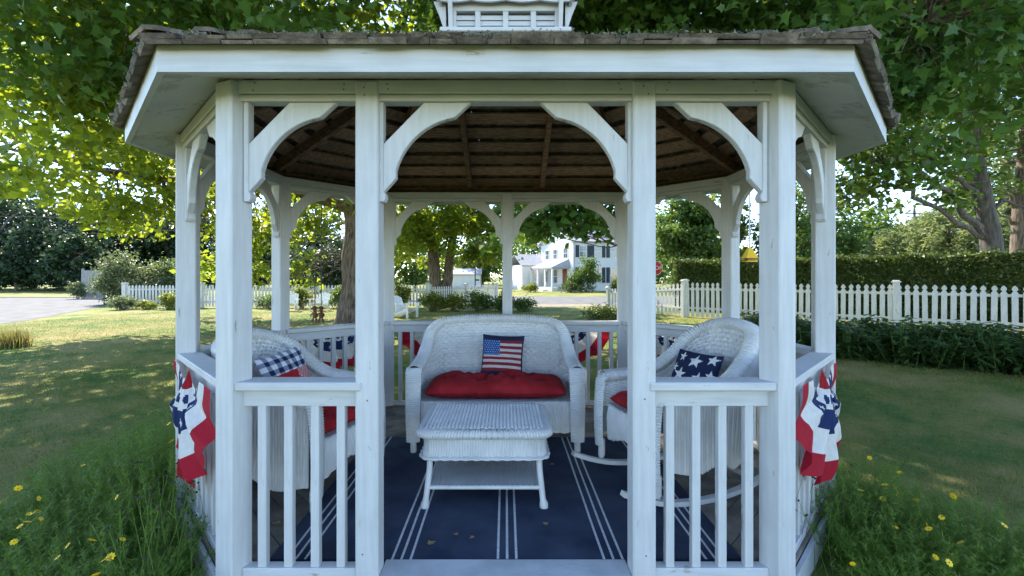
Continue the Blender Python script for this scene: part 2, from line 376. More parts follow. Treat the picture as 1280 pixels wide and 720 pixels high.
def bisang(i):
    a = Vector(V8[i-1]); b = Vector(V8[i]); c = Vector(V8[(i+1) % 8])
    d = ((b-a).normalized()+(c-b).normalized()); return math.atan2(d.y, d.x)
# posts
def post_mesh(wd):
    b = MB().box((0, 0, 1.30), (wd, wd, 2.60), ch=.007); return b
corner_me = None; mid_me = None
posts = {}
for i in range(8):
    if corner_me is None:
        o = post_mesh(.118).build('post', M['paint_v'], GZ); corner_me = o.data
    else: o = link('post', corner_me, GZ)
    o.location = (V8[i][0], V8[i][1], 0); o.rotation_euler = (0, 0, bisang(i)); posts[i] = V8[i]
MIDS = [(-.675, -1.52), (.675, -1.52), (.02, 1.50)]
for p in MIDS:
    if mid_me is None:
        o = post_mesh(.112).build('post', M['paint_v'], GZ); mid_me = o.data
    else: o = link('post', mid_me, GZ)
    o.location = (p[0], p[1], 0)
# headers per edge
for i in range(8):
    a = Vector((*V8[i], 0)); b = Vector((*V8[(i+1) % 8], 0)); dz = .0007*(i % 2)
    MB().bar(a+Vector((0, 0, (2.541+HT)/2+dz)), b+Vector((0, 0, (2.541+HT)/2+dz)), .096, HT-2.541, ch=.004).build('header_beam', M['paint_h'], GZ)
    MB().bar(a+Vector((0, 0, (HB+2.539)/2+dz)), b+Vector((0, 0, (HB+2.539)/2+dz)), .076, 2.539-HB, ch=.004).build('header_trim', M['paint_h'], GZ)
# bays
BAYS = [(V8[0], MIDS[0], .0675, .056, 'L', 4, True), (MIDS[0], MIDS[1], .056, .056, 'LR', 0, False), (MIDS[1], V8[1], .056, .0675, 'R', 4, True)]
BAYS += [(V8[1], V8[2], .0675, .0675, 'LR', 8, True), (V8[2], V8[3], .0675, .0675, 'LR', 9, True), (V8[3], V8[4], .0675, .0675, 'LR', 8, True),
         (V8[4], MIDS[2], .0675, .056, 'LR', 9, True), (MIDS[2], V8[5], .056, .0675, 'LR', 9, True),
         (V8[5], V8[6], .0675, .0675, 'LR', 8, True), (V8[6], V8[7], .0675, .0675, 'LR', 9, True), (V8[7], V8[0], .0675, .0675, 'LR', 8, True)]
def bracket_poly():
    u0 = .022; P = [(u0, -.205), (u0+.20, -.0005), (.455, -.0005), (.375, -.075)]
    cx, cy = .425, -.425
    a0 = math.atan2(-.075-cy, .375-cx); a1 = math.atan2(-.375-cy, .085-cx)
    if a1 < a0-math.pi: a1 += 2*math.pi
    if a1 < 0: a1 += 2*math.pi
    for k in range(1, 12):
        a = a0+(a1-a0)*k/12; r = .352; P.append((cx+r*math.cos(a), cy+r*math.sin(a)))
    P += [(.085, -.375), (u0, -.445)]
    return P
BP = bracket_poly()
br_me = MB().prism(BP, .042, ch=.006).build('tmp', M['paint_v']); BRME = br_me.data; bpy.data.objects.remove(br_me)
jb = MB().prism([(0, 0), (.024, 0), (.024, -.44), (.034, -.455), (.036, -.475), (.026, -.492), (.0, -.492)], .056, ch=.005).build('tmp', M['paint_v']); JBME = jb.data; bpy.data.objects.remove(jb)
bal = MB().box((0, 0, 0), (.042, .040, .80), ch=.003).build('tmp', M['paint_v']); BALME = bal.data; bpy.data.objects.remove(bal)
for (pa, pb, ha, hb, br, nb, rail) in BAYS:
    a = Vector((*pa, 0)); b = Vector((*pb, 0)); d = (b-a); L = d.length; d.normalize(); ang = math.atan2(d.y, d.x)
    for side in br:
        p = a+d*(ha-.006) if side == 'L' else b-d*(hb-.006)
        rot = ang if side == 'L' else ang+math.pi
        for me, nm in ((BRME, 'bracket'), (JBME, 'bracket_batten')):
            link(nm, me, GZ, (p.x, p.y, HB), (0, 0, rot))
    if not rail: continue
    r = tag(MB().bar(a+d*(ha-.012)+Vector((0, 0, 1.05)), b-d*(hb-.012)+Vector((0, 0, 1.05)), .042, .085, ch=.003).build('railing', M['paint_h'], GZ))
    nrm = Vector((d.y, -d.x, 0))
    MB().bar(a+d*(ha-.03)+Vector((0, 0, 1.113)), b-d*(hb-.03)+Vector((0, 0, 1.113)), .135, .042, ch=.006).build('rail_cap', M['paint_h'], r)
    MB().bar(a+d*(ha-.012)+Vector((0, 0, .193)), b-d*(hb-.012)+Vector((0, 0, .193)), .06, .042, ch=.004).build('bottom_rail', M['paint_h'], r)
    Lc = L-ha-hb
    for k in range(nb):
        s = ha+Lc*(k+(.62 if nb == 4 else .5))/(nb+(.24 if nb == 4 else 0)); p = a+d*s
        link('baluster', BALME, r, (p.x+random.uniform(-.002, .002), p.y, .612), (0, 0, ang))
# nail heads on the front beam and posts
nail = MB().tube([(0, .002, 0), (0, -.0012, 0)], [.0042, .0036], 8).build('tmp', M['nail']); NME = nail.data; bpy.data.objects.remove(nail)
for x in (-1.22, -.78, -.57, .56, .79, 1.21):
    for z in (2.588, 2.556): link('nail', NME, GZ, (x+random.uniform(-.01, .01), -1.5685, z+random.uniform(-.006, .006)))
for x in (-.675, .675):
    for z in (2.57, 2.53, 1.05, .30): link('nail', NME, GZ, (x+random.uniform(-.02, .02), -1.5765, z+random.uniform(-.01, .01)))
# floor: mitred rows of boards parallel to each side
fl = MB().add([(x*.995, y*.995, FZ-.032) for x, y in V8], [tuple(range(8))]).build('floor', M['dark'], GZ)
VI = offs(.045)
def lerp2(a, b, t): return (a[0]+(b[0]-a[0])*t, a[1]+(b[1]-a[1])*t)
for i in range(8):
    A, B = VI[i], VI[(i+1) % 8]; RA, RB = RID[i], RID[(i+1) % 8]; rows = 11
    for k in range(rows):
        t0, t1 = k/rows+.0015, (k+1)/rows-.0025
        q = [lerp2(A, RA, t0), lerp2(B, RB, t0), lerp2(B, RB, t1), lerp2(A, RA, t1)]
        cx = sum(p[0] for p in q)/4; cy = sum(p[1] for p in q)/4
        dd = Vector((q[1][0]-q[0][0], q[1][1]-q[0][1])).normalized()*.002
        q = [(q[0][0]+dd.x, q[0][1]+dd.y), (q[1][0]-dd.x, q[1][1]-dd.y), (q[2][0]-dd.x, q[2][1]-dd.y), (q[3][0]+dd.x, q[3][1]+dd.y)]
        MB().quadslab([(x, y, FZ+random.uniform(-.001, .001)) for x, y in q], .028).build('floor_board', M['deck'], fl)
VO = offs(.06)
for i in range(8):
    a = Vector((*VO[i], 0)); b = Vector((*VO[(i+1) % 8], 0))
    MB().bar(a+Vector((0, 0, .075)), b+Vector((0, 0, .075)), .022, .15).build('skirt_board', M['deck_edge'], GZ)
MB().box((0, -1.506, FZ+.0065), (1.238, .16, .017), ch=.004).build('entrance_sill', M['deck_edge'], GZ)
# fascia, soffit
OV = .325
E = offs(OV); EI = offs(OV-.026); HO = offs(.047)
for i in range(8):
    j = (i+1) % 8
    zb, zt = 2.522, 2.637
    vs = [(*E[i], zb), (*E[j], zb), (*EI[j], zb), (*EI[i], zb), (*E[i], zt), (*E[j], zt), (*EI[j], zt), (*EI[i], zt)]
    MB().add(vs, [(0, 1, 5, 4), (2, 3, 7, 6), (0, 3, 2, 1), (4, 5, 6, 7), (0, 4, 7, 3), (1, 2, 6, 5)]).build('fascia', M['paint_h'], GZ)
    q = [(*HO[i], 2.612), (*HO[j], 2.612), (*EI[j], 2.532), (*EI[i], 2.532)]
    MB().quadslab([(x, y, z+.008) for x, y, z in q], .008).build('soffit_panel', M['paint_soffit'], GZ)
# roof frame
SL = .47; ZE = 2.640
ZR = ZE+SL*(1.51+OV)                      # ridge height of the deck plane
def roofpt(i, t, dz=0):                   # point on the hip line of corner i, t=0 at the eave, t=1 on the ridge
    x, y = lerp2(E[i], RID[i], t); return Vector((x, y, ZE+(ZR-ZE)*t+dz))
for i in range(8):
    MB().bar(roofpt(i, .15, -.062), roofpt(i, .985, -.068), .05, .115, ch=.003).build('hip_rafter', M['brown'], GZ)
for sy in (0, 4):
    for x in (-.41, .42):
        y0 = E[0][1]*.84 if sy == 0 else E[4][1]*.84
        t0 = .16
        a = Vector((x, E[0][1]*(1-t0) if sy == 0 else E[4][1]*(1-t0), ZE+(ZR-ZE)*t0-.066)); b = Vector((x, 0.02 if sy else -.02, ZR-.066))
        MB().bar(a, b, .05, .11, ch=.003).build('rafter', M['brown'], GZ)
for s in (-1, 1):
    MB().bar((s*E[2][0]*.84, 0, ZE+(ZR-ZE)*.16*.78-.05), (s*.62, 0, ZR-.066), .042, .095, ch=.003).build('rafter', M['brown'], GZ)
MB().box((0, 0, ZR-.07), (1.34, .04, .15), ch=.003).build('ridge_beam', M['brown'], GZ)
rows = 10
for i in range(8):
    j = (i+1) % 8
    for k in range(rows):
        t0 = k/rows+random.uniform(0, .004); t1 = (k+.70)/rows+random.uniform(-.006, .006)
        q = [roofpt(i, t0), roofpt(j, t0), roofpt(j, t1), roofpt(i, t1)]
        MB().quadslab(q, .019).build('roof_board', M['board'], GZ)
# shingles: the eave courses one by one, the rest as one mass
def shingle_geo(b, c, along, up, nrm, wd, ln, th):
    j = [random.uniform(-.004, .004) for _ in range(8)]
    v = []
    for (sx, sy) in ((-1, 0), (1, 0), (1, 1), (-1, 1)):
        p = c+along*(sx*wd/2)+up*(ln*sy)
        v.append(p+nrm*(th+j[0]*.6 if sy == 0 else .004+th*.25))
    v2 = []
    for (sx, sy) in ((-1, 0), (1, 0), (1, 1), (-1, 1)):
        v2.append(c+along*(sx*wd/2)+up*(ln*sy+ (0 if sy else .004)))
    vs = v+v2
    vs[0] = vs[0]+up*j[1]; vs[1] = vs[1]+up*j[2]; vs[0] = vs[0]+nrm*j[3]*.5; vs[1] = vs[1]+nrm*j[4]*.5
    b.add(vs, [(0, 1, 2, 3), (7, 6, 5, 4), (0, 4, 5, 1), (1, 5, 6, 2), (2, 6, 7, 3), (3, 7, 4, 0)])
rest = MB(); eave_n = 0
E2 = offs(OV+.032)
for i in range(8):
    j = (i+1) % 8
    n_rows = 15
    for k in range(n_rows):
        t = k/n_rows*.985-.012
        pa, pb = roofpt(i, t), roofpt(j, t); al = (pb-pa); L = al.length
        if L < .08: continue
        al.normalize(); mid = (roofpt(i, t+.1)+roofpt(j, t+.1))/2; base = (pa+pb)/2
        up = (mid-base); up = (up-al*up.dot(al)).normalized(); nr = al.cross(up)
        if nr.z < 0: nr = -nr
        x = -.02+random.uniform(0, .05)
        while x < L:
            wd = min(random.uniform(.09, .19), L-x+.02)
            if wd < .03: break
            c = pa+al*(x+wd/2)-up*(.034+random.uniform(-.010, .010))
            if k == 0:
                for lay in range(2):
                    bb = MB(); wd2 = wd-random.uniform(.002, .006)
                    shingle_geo(bb, c+nr*(lay*.020)+up*(.012*lay+random.uniform(-.008, .008))+al*(lay*random.uniform(-.03, .03)), al, up, nr, wd2, .24, random.uniform(.015, .024))
                    bb.build('shingle', M['shingle'], GZ, recalc=False)
            else:
                shingle_geo(rest, c+nr*.020, al, up, nr, wd-.004, .27, random.uniform(.012, .022))
            x += wd
tag(rest.build('roof_shingles', M['shingle'], GZ, recalc=False), kind='stuff')
# hip caps
for i in range(8):
    for k in range(9):
        t = k*.105-.025
        p = roofpt(i, t, .050+.006*(k % 2)); q = roofpt(i, t+.13, .044); d = (q-p).normalized(); s = d.cross(Vector((0, 0, 1))).normalized(); n = s.cross(d)
        for sg in (-1, 1):
            bb = MB(); ww = random.uniform(.085, .11); lift = random.uniform(.004, .016)
            o_ = s*sg
            v = [p+n*(.016+lift), p+o_*ww-n*.018+n*(.014+lift), q+o_*ww-n*.024, q]
            bb.add(v+[x-n*.018 for x in v], [(0, 1, 2, 3), (7, 6, 5, 4), (0, 4, 5, 1), (1, 5, 6, 2), (2, 6, 7, 3), (3, 7, 4, 0)])
            bb.build('hip_shingle', M['shingle'], GZ)
# moss along the shingle edges
ms = []
for i in range(8):
    j = (i+1) % 8; pa, pb = roofpt(i, -.012), roofpt(j, -.012); Ld = (pb-pa).length
    nout = Vector(((pb-pa).y, -(pb-pa).x, 0)).normalized()
    for c_ in range(int(Ld*34)):
        u = random.random(); cs = random.uniform(.010, .04); base = pa.lerp(pb, u)+nout*.03
        for _ in range(18):
            ms.append(base+(pb-pa).normalized()*random.gauss(0, cs)+nout*random.uniform(-.05, .004)+Vector((0, 0, .036+random.uniform(-.014, .006))))
ctr = np.array([tuple(p) for p in ms]); n_ = len(ctr)
tri = RNG.normal(0, .0065, (n_, 3, 3)); Vm = (ctr[:, None, :]+tri).reshape(-1, 3)
tag(link('moss', raw_mesh('moss', Vm, 3, M['moss']), GZ), kind='stuff')
# cupola
cu = MB()
CW = .42; zc0, zc1 = 3.34, 3.645
cu.box((0, 0, (zc0+3.385)/2), (2*CW-.04, 2*CW-.04, 3.385-zc0))
cu.box((0, 0, 3.645), (2*CW, 2*CW, .16))
cupola = cu.build('cupola', M['paint_h'], GZ); cupola.location.z = .036
MB().box((0, 0, 3.403), (.955, .955, .034), ch=.006).build('ledge', M['paint_h'], cupola)
MB().box((0, 0, 3.505), (2*CW-.12, 2*CW-.12, .17)).build('louver_backing', M['dark'], cupola)
for q in range(4):
    Mr = Matrix.Rotation(q*math.pi/2, 3, 'Z')
    xs = [-CW+.028, -.205, 0, .205, CW-.028]
    for k, x in enumerate(xs):
        c = Mr @ Vector((x, -CW+.03, 3.493)); wd = .056 if k in (0, 4) else .04
        MB().box(c, (wd, .05, .148), Mr, ch=.003).build('mullion', M['paint_v'], cupola)
    for k in range(4):
        for s in range(3):
            c = Mr @ Vector(((xs[k]+xs[k+1])/2, -CW+.030, 3.443+.042*s))
            MB().box(c, (abs(xs[k+1]-xs[k])-.036, .008, .036), Mr @ Matrix.Rotation(R(-10), 3, 'X')).build('louver_slat', M['paint_h'], cupola)
    # scalloped valance
    P = [(-.50, .05)]; 
    for k in range(25):
        x = -.50+k/24; P.append((x, -.012+.014*abs(math.sin(math.pi*k/24*4))*-1))
    P.append((.50, .05))
    T = Matrix.Translation(Mr @ Vector((0, -.475, 3.620))) @ Mr.to_4x4()
    MB().prism(P, .018, T).build('valance', M['paint_h'], cupola)
    for s in (-1, 1):
        T = Matrix.Translation(Mr @ Vector((s*(CW+.02), -CW+.02, 3.420))) @ Mr.to_4x4()
        MB().prism([(0, 0), (s*.012, 0), (s*.05, .12), (s*.09, .215), (0, .215)], .03, T).build('flare_bracket', M['paint_v'], cupola)
cr = MB(); lv = [(.53, 3.665), (.40, 3.745), (.28, 3.875), (.17, 4.045), (.06, 4.245)]
for k in range(len(lv)-1):
    (h0, z0), (h1, z1) = lv[k], lv[k+1]
    v = [(sx*h0, sy*h0, z0) for sx, sy in ((-1, -1), (1, -1), (1, 1), (-1, 1))]+[(sx*h1, sy*h1, z1) for sx, sy in ((-1, -1), (1, -1), (1, 1), (-1, 1))]
    fs = [(0, 1, 5, 4), (1, 2, 6, 5), (2, 3, 7, 6), (3, 0, 4, 7)]
    if k == 0: fs.append((3, 2, 1, 0))
    if k == len(lv)-2: fs.append((4, 5, 6, 7))
    cr.add(v, fs)
cr.build('cupola_roof', M['shingle'], cupola)

# ------------------------------------------------------------------ furniture in the gazebo
def disp_grid(P, H):
    du = np.gradient(P, axis=0); dv = np.gradient(P, axis=1); n = np.cross(du, dv); n /= (np.linalg.norm(n, axis=2, keepdims=True)+1e-9)
    return P+n*H[..., None]
def arcs(P):
    a = np.zeros(P.shape[:2]); b = np.zeros(P.shape[:2])
    a[1:] = np.cumsum(np.linalg.norm(np.diff(P, axis=0), axis=2).mean(axis=1))[:, None]
    b[:, 1:] = np.cumsum(np.linalg.norm(np.diff(P, axis=1), axis=2).mean(axis=0))[None, :]
    return a, b
def weave(P, p=.034, q=.021, A=.011):
    a, b = arcs(P); ib = np.floor(b/q)
    weave.gap = (np.abs(b/q-np.round(b/q)) < .13) & (np.abs(np.sin(np.pi*a/p+np.pi/2*(np.round(b/q) % 2))) < .42)
    return disp_grid(P, A*(.35+.65*np.sin(np.pi*a/p+np.pi*ib))*(1-np.abs(np.cos(np.pi*b/q))**3))
def wgrid(P):
    b = MB(); b.grid(P); nv = P.shape[1]; g = weave.gap[:-1, :-1].ravel()
    b.f = [f for f, k in zip(b.f, g) if not k]; b.mi = [0]*len(b.f); return b
def ribs_u(P, p=.017, A=.006):
    A = A*2.1; p = p*1.12
    a, b = arcs(P); return disp_grid(P, A*(1-np.abs(np.cos(np.pi*a/p))**3)*(.8+.2*np.sin(b*260+np.floor(a/p)*3.1)))
def ribs_v(P, p=.017, A=.006):
    A = A*2.1; p = p*1.12
    a, b = arcs(P); return disp_grid(P, A*(1-np.abs(np.cos(np.pi*b/p))**3))
def sweep(path, prof, nu, taper=None):
    """path (nu,3), prof list of (side, up) ; frame from horizontal normal"""
    T = np.gradient(path, axis=0); T /= np.linalg.norm(T, axis=1, keepdims=True)
    S = np.cross(T, np.array([0, 0, 1.0])); S /= (np.linalg.norm(S, axis=1, keepdims=True)+1e-9); U = np.cross(S, T)
    pr = np.array(prof); k = np.ones(len(path)) if taper is None else taper
    return path[:, None, :]+(S[:, None, :]*pr[None, :, 0, None]+U[:, None, :]*pr[None, :, 1, None])*k[:, None, None]
def wicker_seat(root, W, top, armz, rocker=False, lift=0.0, rec=0.0):
    """arm chair or loveseat, front towards -y"""
    h = W/2; wm = M['wicker']; z0 = lift
    dt = top-armz
    ptsL = [(-h+.065, -.37, armz), (-h+.06, -.12, armz+.008), (-h+.06, .08, armz+.03*dt/.35), (-h+.068, .24, armz+.30*dt), (-h+.10, .36+rec*.5, armz+.70*dt), (-h+.20, .44+rec, top-.03)]
    if W > 1: ptsL += [(-h+.40, .455+rec, top-.006), (-h*.3, .46+rec, top)]
    pts = ptsL+[(0, .462+rec, top+.004)]+[(-x, y, z) for x, y, z in ptsL[::-1]]
    n = int((2*.85+W+.6)/.0055)
    path = spline(pts, n)+np.array([0, 0, z0])
    # rolled rim
    ang = np.linspace(0, 2*np.pi, 15); prof = [(.062*math.cos(a), .050*math.sin(a)) for a in ang]
    G = sweep(path, prof, n); G = ribs_u(G, .020, -.0055)
    rim = MB().grid(G).build('rolled_rim', wm, root, smooth='all')
    # inner shell (woven) and outer shell (ribbed)
    nb = 150; m = int(n*.8); pth = spline(pts, m)+np.array([0, 0, z0])
    T = np.gradient(pth, axis=0); T /= np.linalg.norm(T, axis=1, keepdims=True); S = np.cross(T, np.array([0, 0, 1.0])); S[:, 2] = 0; S /= np.linalg.norm(S, axis=1, keepdims=True)
    v = np.linspace(0, 1, nb)[None, :, None]
    t_in = pth-S*(-.035)*0-S*.0
    out = -S if np.dot(S[m//2], np.array([0, 1, 0])) < 0 else S           # pointing outwards (backwards at the middle)
    topi = pth-out*.030+np.array([0, 0, .0]); boti = topi.copy(); boti[:, 2] = z0+.40
    boti[:, 1] = np.minimum(boti[:, 1], .26)*1.0; boti[:, 1] = np.where(topi[:, 1] > .05, topi[:, 1]*.62+.01, topi[:, 1]); boti[:, 0] *= np.where(np.abs(boti[:, 0]) > h*.7, 1.0, 1.02)
    Pin = topi[:, None, :]*(1-v)+boti[:, None, :]*v
    wgrid(weave(Pin)).build('woven_back', wm, root, smooth='all')
    topo = pth+out*.045; boto = topo.copy(); boto[:, 2] = z0+.13+.05*np.cos(np.linspace(-1, 1, m)*math.pi*3)**2; boto[:, 1] = np.where(topo[:, 1] > .05, topo[:, 1]*.66+.02, topo[:, 1])
    v2 = np.linspace(0, 1, 14)[None, :, None]
    MB().grid(ribs_u(topo[:, None, :]*(1-v2)+boto[:, None, :]*v2, .019, .006)).build('ribbed_side', wm, root, smooth='all')
    # arm fronts with level rows
    for s in (-1, 1):
        zz = np.linspace(z0+.10, z0+armz+.03, int((armz)/.0038)); aa = np.linspace(-1, 1, 9)
        hw = .060+.012*np.clip((zz-z0-.1)/armz, 0, 1)
        P = np.stack([s*(h-.065)+aa[:, None]*hw[None, :], -.385-.028*np.cos(aa*math.pi/2)[:, None]*np.ones_like(zz)[None, :]-.02*np.sin((zz-z0)/armz*math.pi)[None, :], np.ones_like(aa)[:, None]*zz[None, :]], axis=2)
        P[..., 1] += .05*np.clip((zz[None, :]-(z0+armz-.03))/.06, 0, 1)**2
        MB().grid(ribs_v(P[::-1], .016, .0055)).build('arm_front', wm, root, smooth='all')
        MB().tube([(s*(h-.065), -.37, z0+.14), (s*(h-.065), -.375, z0+.02), (s*(h-.065), -.378, z0+.0)], [.024, .027, .020], 10).build('leg', wm, root, smooth=True)
        MB().tube([(s*(h-.10), .26, z0+.42), (s*(h-.09), .31, z0+.2), (s*(h-.08), .36 if rocker else .33, z0+.0)], [.02, .022, .02], 10).build('leg', wm, root, smooth=True)
    # seat deck, apron, braid
    MB().box((0, -.04, z0+.405), (W-.16, .62, .03), ch=.006).build('seat_deck', wm, root)
    ax = np.linspace(-h+.12, h-.12, int((W-.24)/.0042)); k = np.linspace(0, 1, 12)
    low = .20+.035*np.cos(ax/(h-.12)*math.pi*1.0)
    P = np.stack([ax[:, None]*np.ones(12)[None, :], -.345-.02*np.cos(ax/(h-.12)*math.pi/2)[:, None]-.012*np.sin(k*math.pi)[None, :], z0+.415*(1-k)[None, :]+low[:, None]*k[None, :]], axis=2)
    MB().grid(ribs_u(P, .017, -.006)).build('apron', wm, root, smooth='all')
    for zf in (0, 1):
        pp = P[::4, 0 if zf == 0 else -1, :]; rr = [.011+.004*math.sin(i*1.6) for i in range(len(pp))]
        MB().tube(pp, rr, 6).build('braid', wm, root, smooth=True)
    if rocker:
        for s in (-1, 1):
            ys = np.linspace(-.62, .66, 22); q = [(s*(h-.07), y, .020+.16*(abs(y+.02)/.66)**2.2) for y in ys]
            b = MB()
            for i in range(len(q)-1):
                b.bar(q[i], (q[i+1][0], q[i+1][1]+.004, q[i+1][2]), .045, .030)
            b.build('rocker', wm, root)
            MB().bar((s*(h-.07), -.372, .02), (s*(h-.07), -.372, z0+.05), .04, .04).build('rocker_block', wm, root)
            MB().bar((s*(h-.075), .36, .045), (s*(h-.08), .36, z0+.02), .04, .04).build('rocker_block', wm, root)
        MB().tube([(-h+.07, .36, z0+.03), (h-.07, .36, z0+.03)], .016, 8).build('stretcher', wm, root, smooth=True)
def cushion(name, W, D, T, mat, tufts, wav=.01, nx=70, ny=40):
    """tufted seat pad, closed"""
    u = np.linspace(-1, 1, nx); v = np.linspace(-1, 1, ny); U, Vv = np.meshgrid(u, v, indexing='ij')
    e = np.clip(1-np.abs(U)**5, 0, 1)**.5*np.clip(1-np.abs(Vv)**4, 0, 1)**.5
    X = U*W/2*(1-.02*np.abs(Vv)**2); Y = Vv*D/2
    dim = np.zeros_like(U)
    for (tx, ty) in tufts: rr_ = np.hypot(X-tx, Y-ty); an_ = np.arctan2(Y-ty, X-tx); dim += np.exp(-(rr_/.06)**2)+.16*np.exp(-(rr_/.15)**2)*np.sin(an_*7+tx*40)
    dim = np.clip(dim, -.15, 1)
    crease = .35*np.exp(-((np.abs(Vv)-.98)/.25)**2)*(np.sin(U*38)+.6*np.sin(U*71+2))*.012
    top = T*.62*e*(1-.82*dim)+wav*np.sin(U*7.0)*e+crease; bot = -T*.38*e
    b = MB(); b.grid(np.stack([X, Y, top], 2)); b.grid(np.stack([X, Y, bot], 2)[::-1])
    return b
def print_mesh(name, P, colf, mat, parent=None, back=None):
    """P (nu,nv,3) grid; colf(u,v)-> linear colour of each face"""
    nu, nv = P.shape[:2]; b = MB().grid(P)
    if back is not None: b.grid(back[::-1])
    o = b.build(name, mat, parent, smooth='all', recalc=False); me = o.data
    at_ = me.attributes.new('print', 'FLOAT_COLOR', 'CORNER'); cols = []
    F = [((i+.5)/(nu-1), (j+.5)/(nv-1)) for i in range(nu-1) for j in range(nv-1)]
    cf = [colf(u, v) for u, v in F]
    if back is not None: cf += [colf(1-u, v) for u, v in F]
    arr = np.repeat(np.array([(*c, 1.0) for c in cf], np.float32), 4, axis=0)
    at_.data.foreach_set('color', arr.ravel()); return o
def pillow(name, size, colf, th=.11, n=96, label=None, cat='pillow'):
    u = np.linspace(-1, 1, n); U, Vv = np.meshgrid(u, u, indexing='ij')
    e = (np.clip(1-np.abs(U)**2.6, 0, 1)*np.clip(1-np.abs(Vv)**2.6, 0, 1))**.55
    pin = 1-.055*(1-np.abs(Vv)**2)*1.0; pin2 = 1-.055*(1-np.abs(U)**2)
    X = U*size/2*pin; Z = Vv*size/2*pin2
    wr = .006*np.sin(U*6+Vv*4)*e+.004*np.sin(U*13-Vv*9)*e
    Pf = np.stack([X, -th/2*e-wr, Z], 2); Pb = np.stack([X, th/2*e, Z], 2)
    o = print_mesh(name, Pf, colf, M['cloth'], None, Pb)
    return tag(o, label, cat)
NAVY = (.014, .022, .062); RED = (.36, .014, .022); WHT = (.72, .70, .66); BLUE = (.025, .06, .20)
def star(x, y, r):                       # five pointed star test
    a = math.atan2(x, y) % (2*math.pi/5); d = math.hypot(x, y)
    a = abs(a-math.pi/5) ; a = math.pi/5-a
    # edge from outer tip (r at 0) to inner (0.4r at 36deg)
    x0, y0 = r, 0.0; x1, y1 = .40*r*math.cos(math.pi/5), .40*r*math.sin(math.pi/5)
    px, py = d*math.cos(a), d*math.sin(a)
    return (x1-x0)*(py-y0)-(y1-y0)*(px-x0) > 0
def flag_col(u, v):
    bu, bv = .035, .13
    if u < bu or u > 1-bu or v < bv or v > 1-bv: return (.016, .02, .045)
    fu = (u-bu)/(1-2*bu); fv = 1-(v-bv)/(1-2*bv)
    if fu < .44 and fv < .5:
        cx = (fu/.44*7) % 1-.5; row = int(fv/.5*7); cx = ((fu/.44*7)+(.5 if row % 2 else 0)) % 1-.5; cy = (fv/.5*7) % 1-.5
        return (.30, .38, .55) if math.hypot(cx, cy) < .22 else (.022, .075, .22)
    return (.20, .02, .028) if int(fv*11) % 2 == 0 else (.50, .44, .41)
def star_col(u, v):
    if v < .18: return RED
    for (sx, sy, r) in ((.22, .86, .11), (.55, .80, .15), (.88, .88, .12), (.28, .50, .15), (.72, .48, .13), (.10, .62, .10), (.93, .58, .11), (.50, .30, .12)):
        if star(u-sx, v-sy, r): return WHT
    return NAVY
def plaid_col(u, v):
    if v < .60:
        if u > .62: return RED if (int(u*26)+int(v*26)) % 2 else (.60, .45, .44)
        return RED
    a, b = int(u*11) % 2, int(v*11) % 2
    return NAVY if a and b else ((.70, .69, .67) if not a and not b else (.20, .23, .31))

LV = thing('wicker_loveseat', 'white wicker loveseat with rolled arms and red seat pad at the back rail', 'loveseat', (-.085, 4.24, FZ))
wicker_seat(LV, 1.50, 1.045, .685)
cu_ = tag(cushion('seat_cushion', 1.22, .56, .17, M['red'], [(-.42, -.05), (-.14, -.05), (.14, -.05), (.42, -.05), (-.28, .12), (0, .12), (.28, .12)], wav=.014).build('seat_cushion', M['red'], smooth='all'),
          'red tufted cushion on the wicker loveseat', 'cushion')
cu_.location = (-.085, 4.18, FZ+.485)
fp = pillow('flag_pillow', .40, flag_col, .12, label='stars and stripes flag pillow on the red loveseat cushion')
fp.location = (-.03, 4.36, FZ+.725); fp.rotation_euler = (R(-16), R(2), R(-6))

RK = thing('wicker_rocking_chair', 'white wicker rocking chair with high round back beside the rug', 'rocking chair', (1.20, 3.34, FZ), R(-72))
wicker_seat(RK, .82, 1.02, .62, rocker=True, lift=.09, rec=.09)
LC = thing('wicker_armchair', 'white wicker armchair on legs with plaid pillow, behind the front railing', 'armchair', (-1.44, 3.32, FZ), R(72))
wicker_seat(LC, .82, 1.03, .68, rec=.09)
def on_chair(o, root, p, rx=0, rz=0, ry=0):
    Mw = Matrix.Translation(root.location) @ Matrix.Rotation(root.rotation_euler.z, 4, 'Z')
    o.matrix_world = Mw @ Matrix.Translation(p) @ Matrix.Rotation(rz, 4, 'Z') @ Matrix.Rotation(rx, 4, 'X') @ Matrix.Rotation(ry, 4, 'Y')
for root, lift, nm in ((RK, .09, 'rocking chair'), (LC, 0.0, 'armchair')):
    c = tag(cushion('seat_cushion', .52, .54, .12, M['red'], [(-.12, -.1), (.12, -.1), (-.12, .12), (.12, .12)], nx=40).build('seat_cushion', M['red'], smooth='all'), 'red seat pad on the wicker '+nm, 'cushion')
    on_chair(c, root, (0, -.09, .47+lift))
sp = pillow('star_pillow', .40, star_col, .12, label='navy pillow with white stars and red edge on the rocking chair'); on_chair(sp, RK, (.02, .17, .735), R(-24), R(8))
pp_ = pillow('plaid_pillow', .40, plaid_col, .12, label='navy check and red patchwork pillow on the wicker armchair'); on_chair(pp_, LC, (.02, .17, .735), R(-22), R(-6), R(-8))

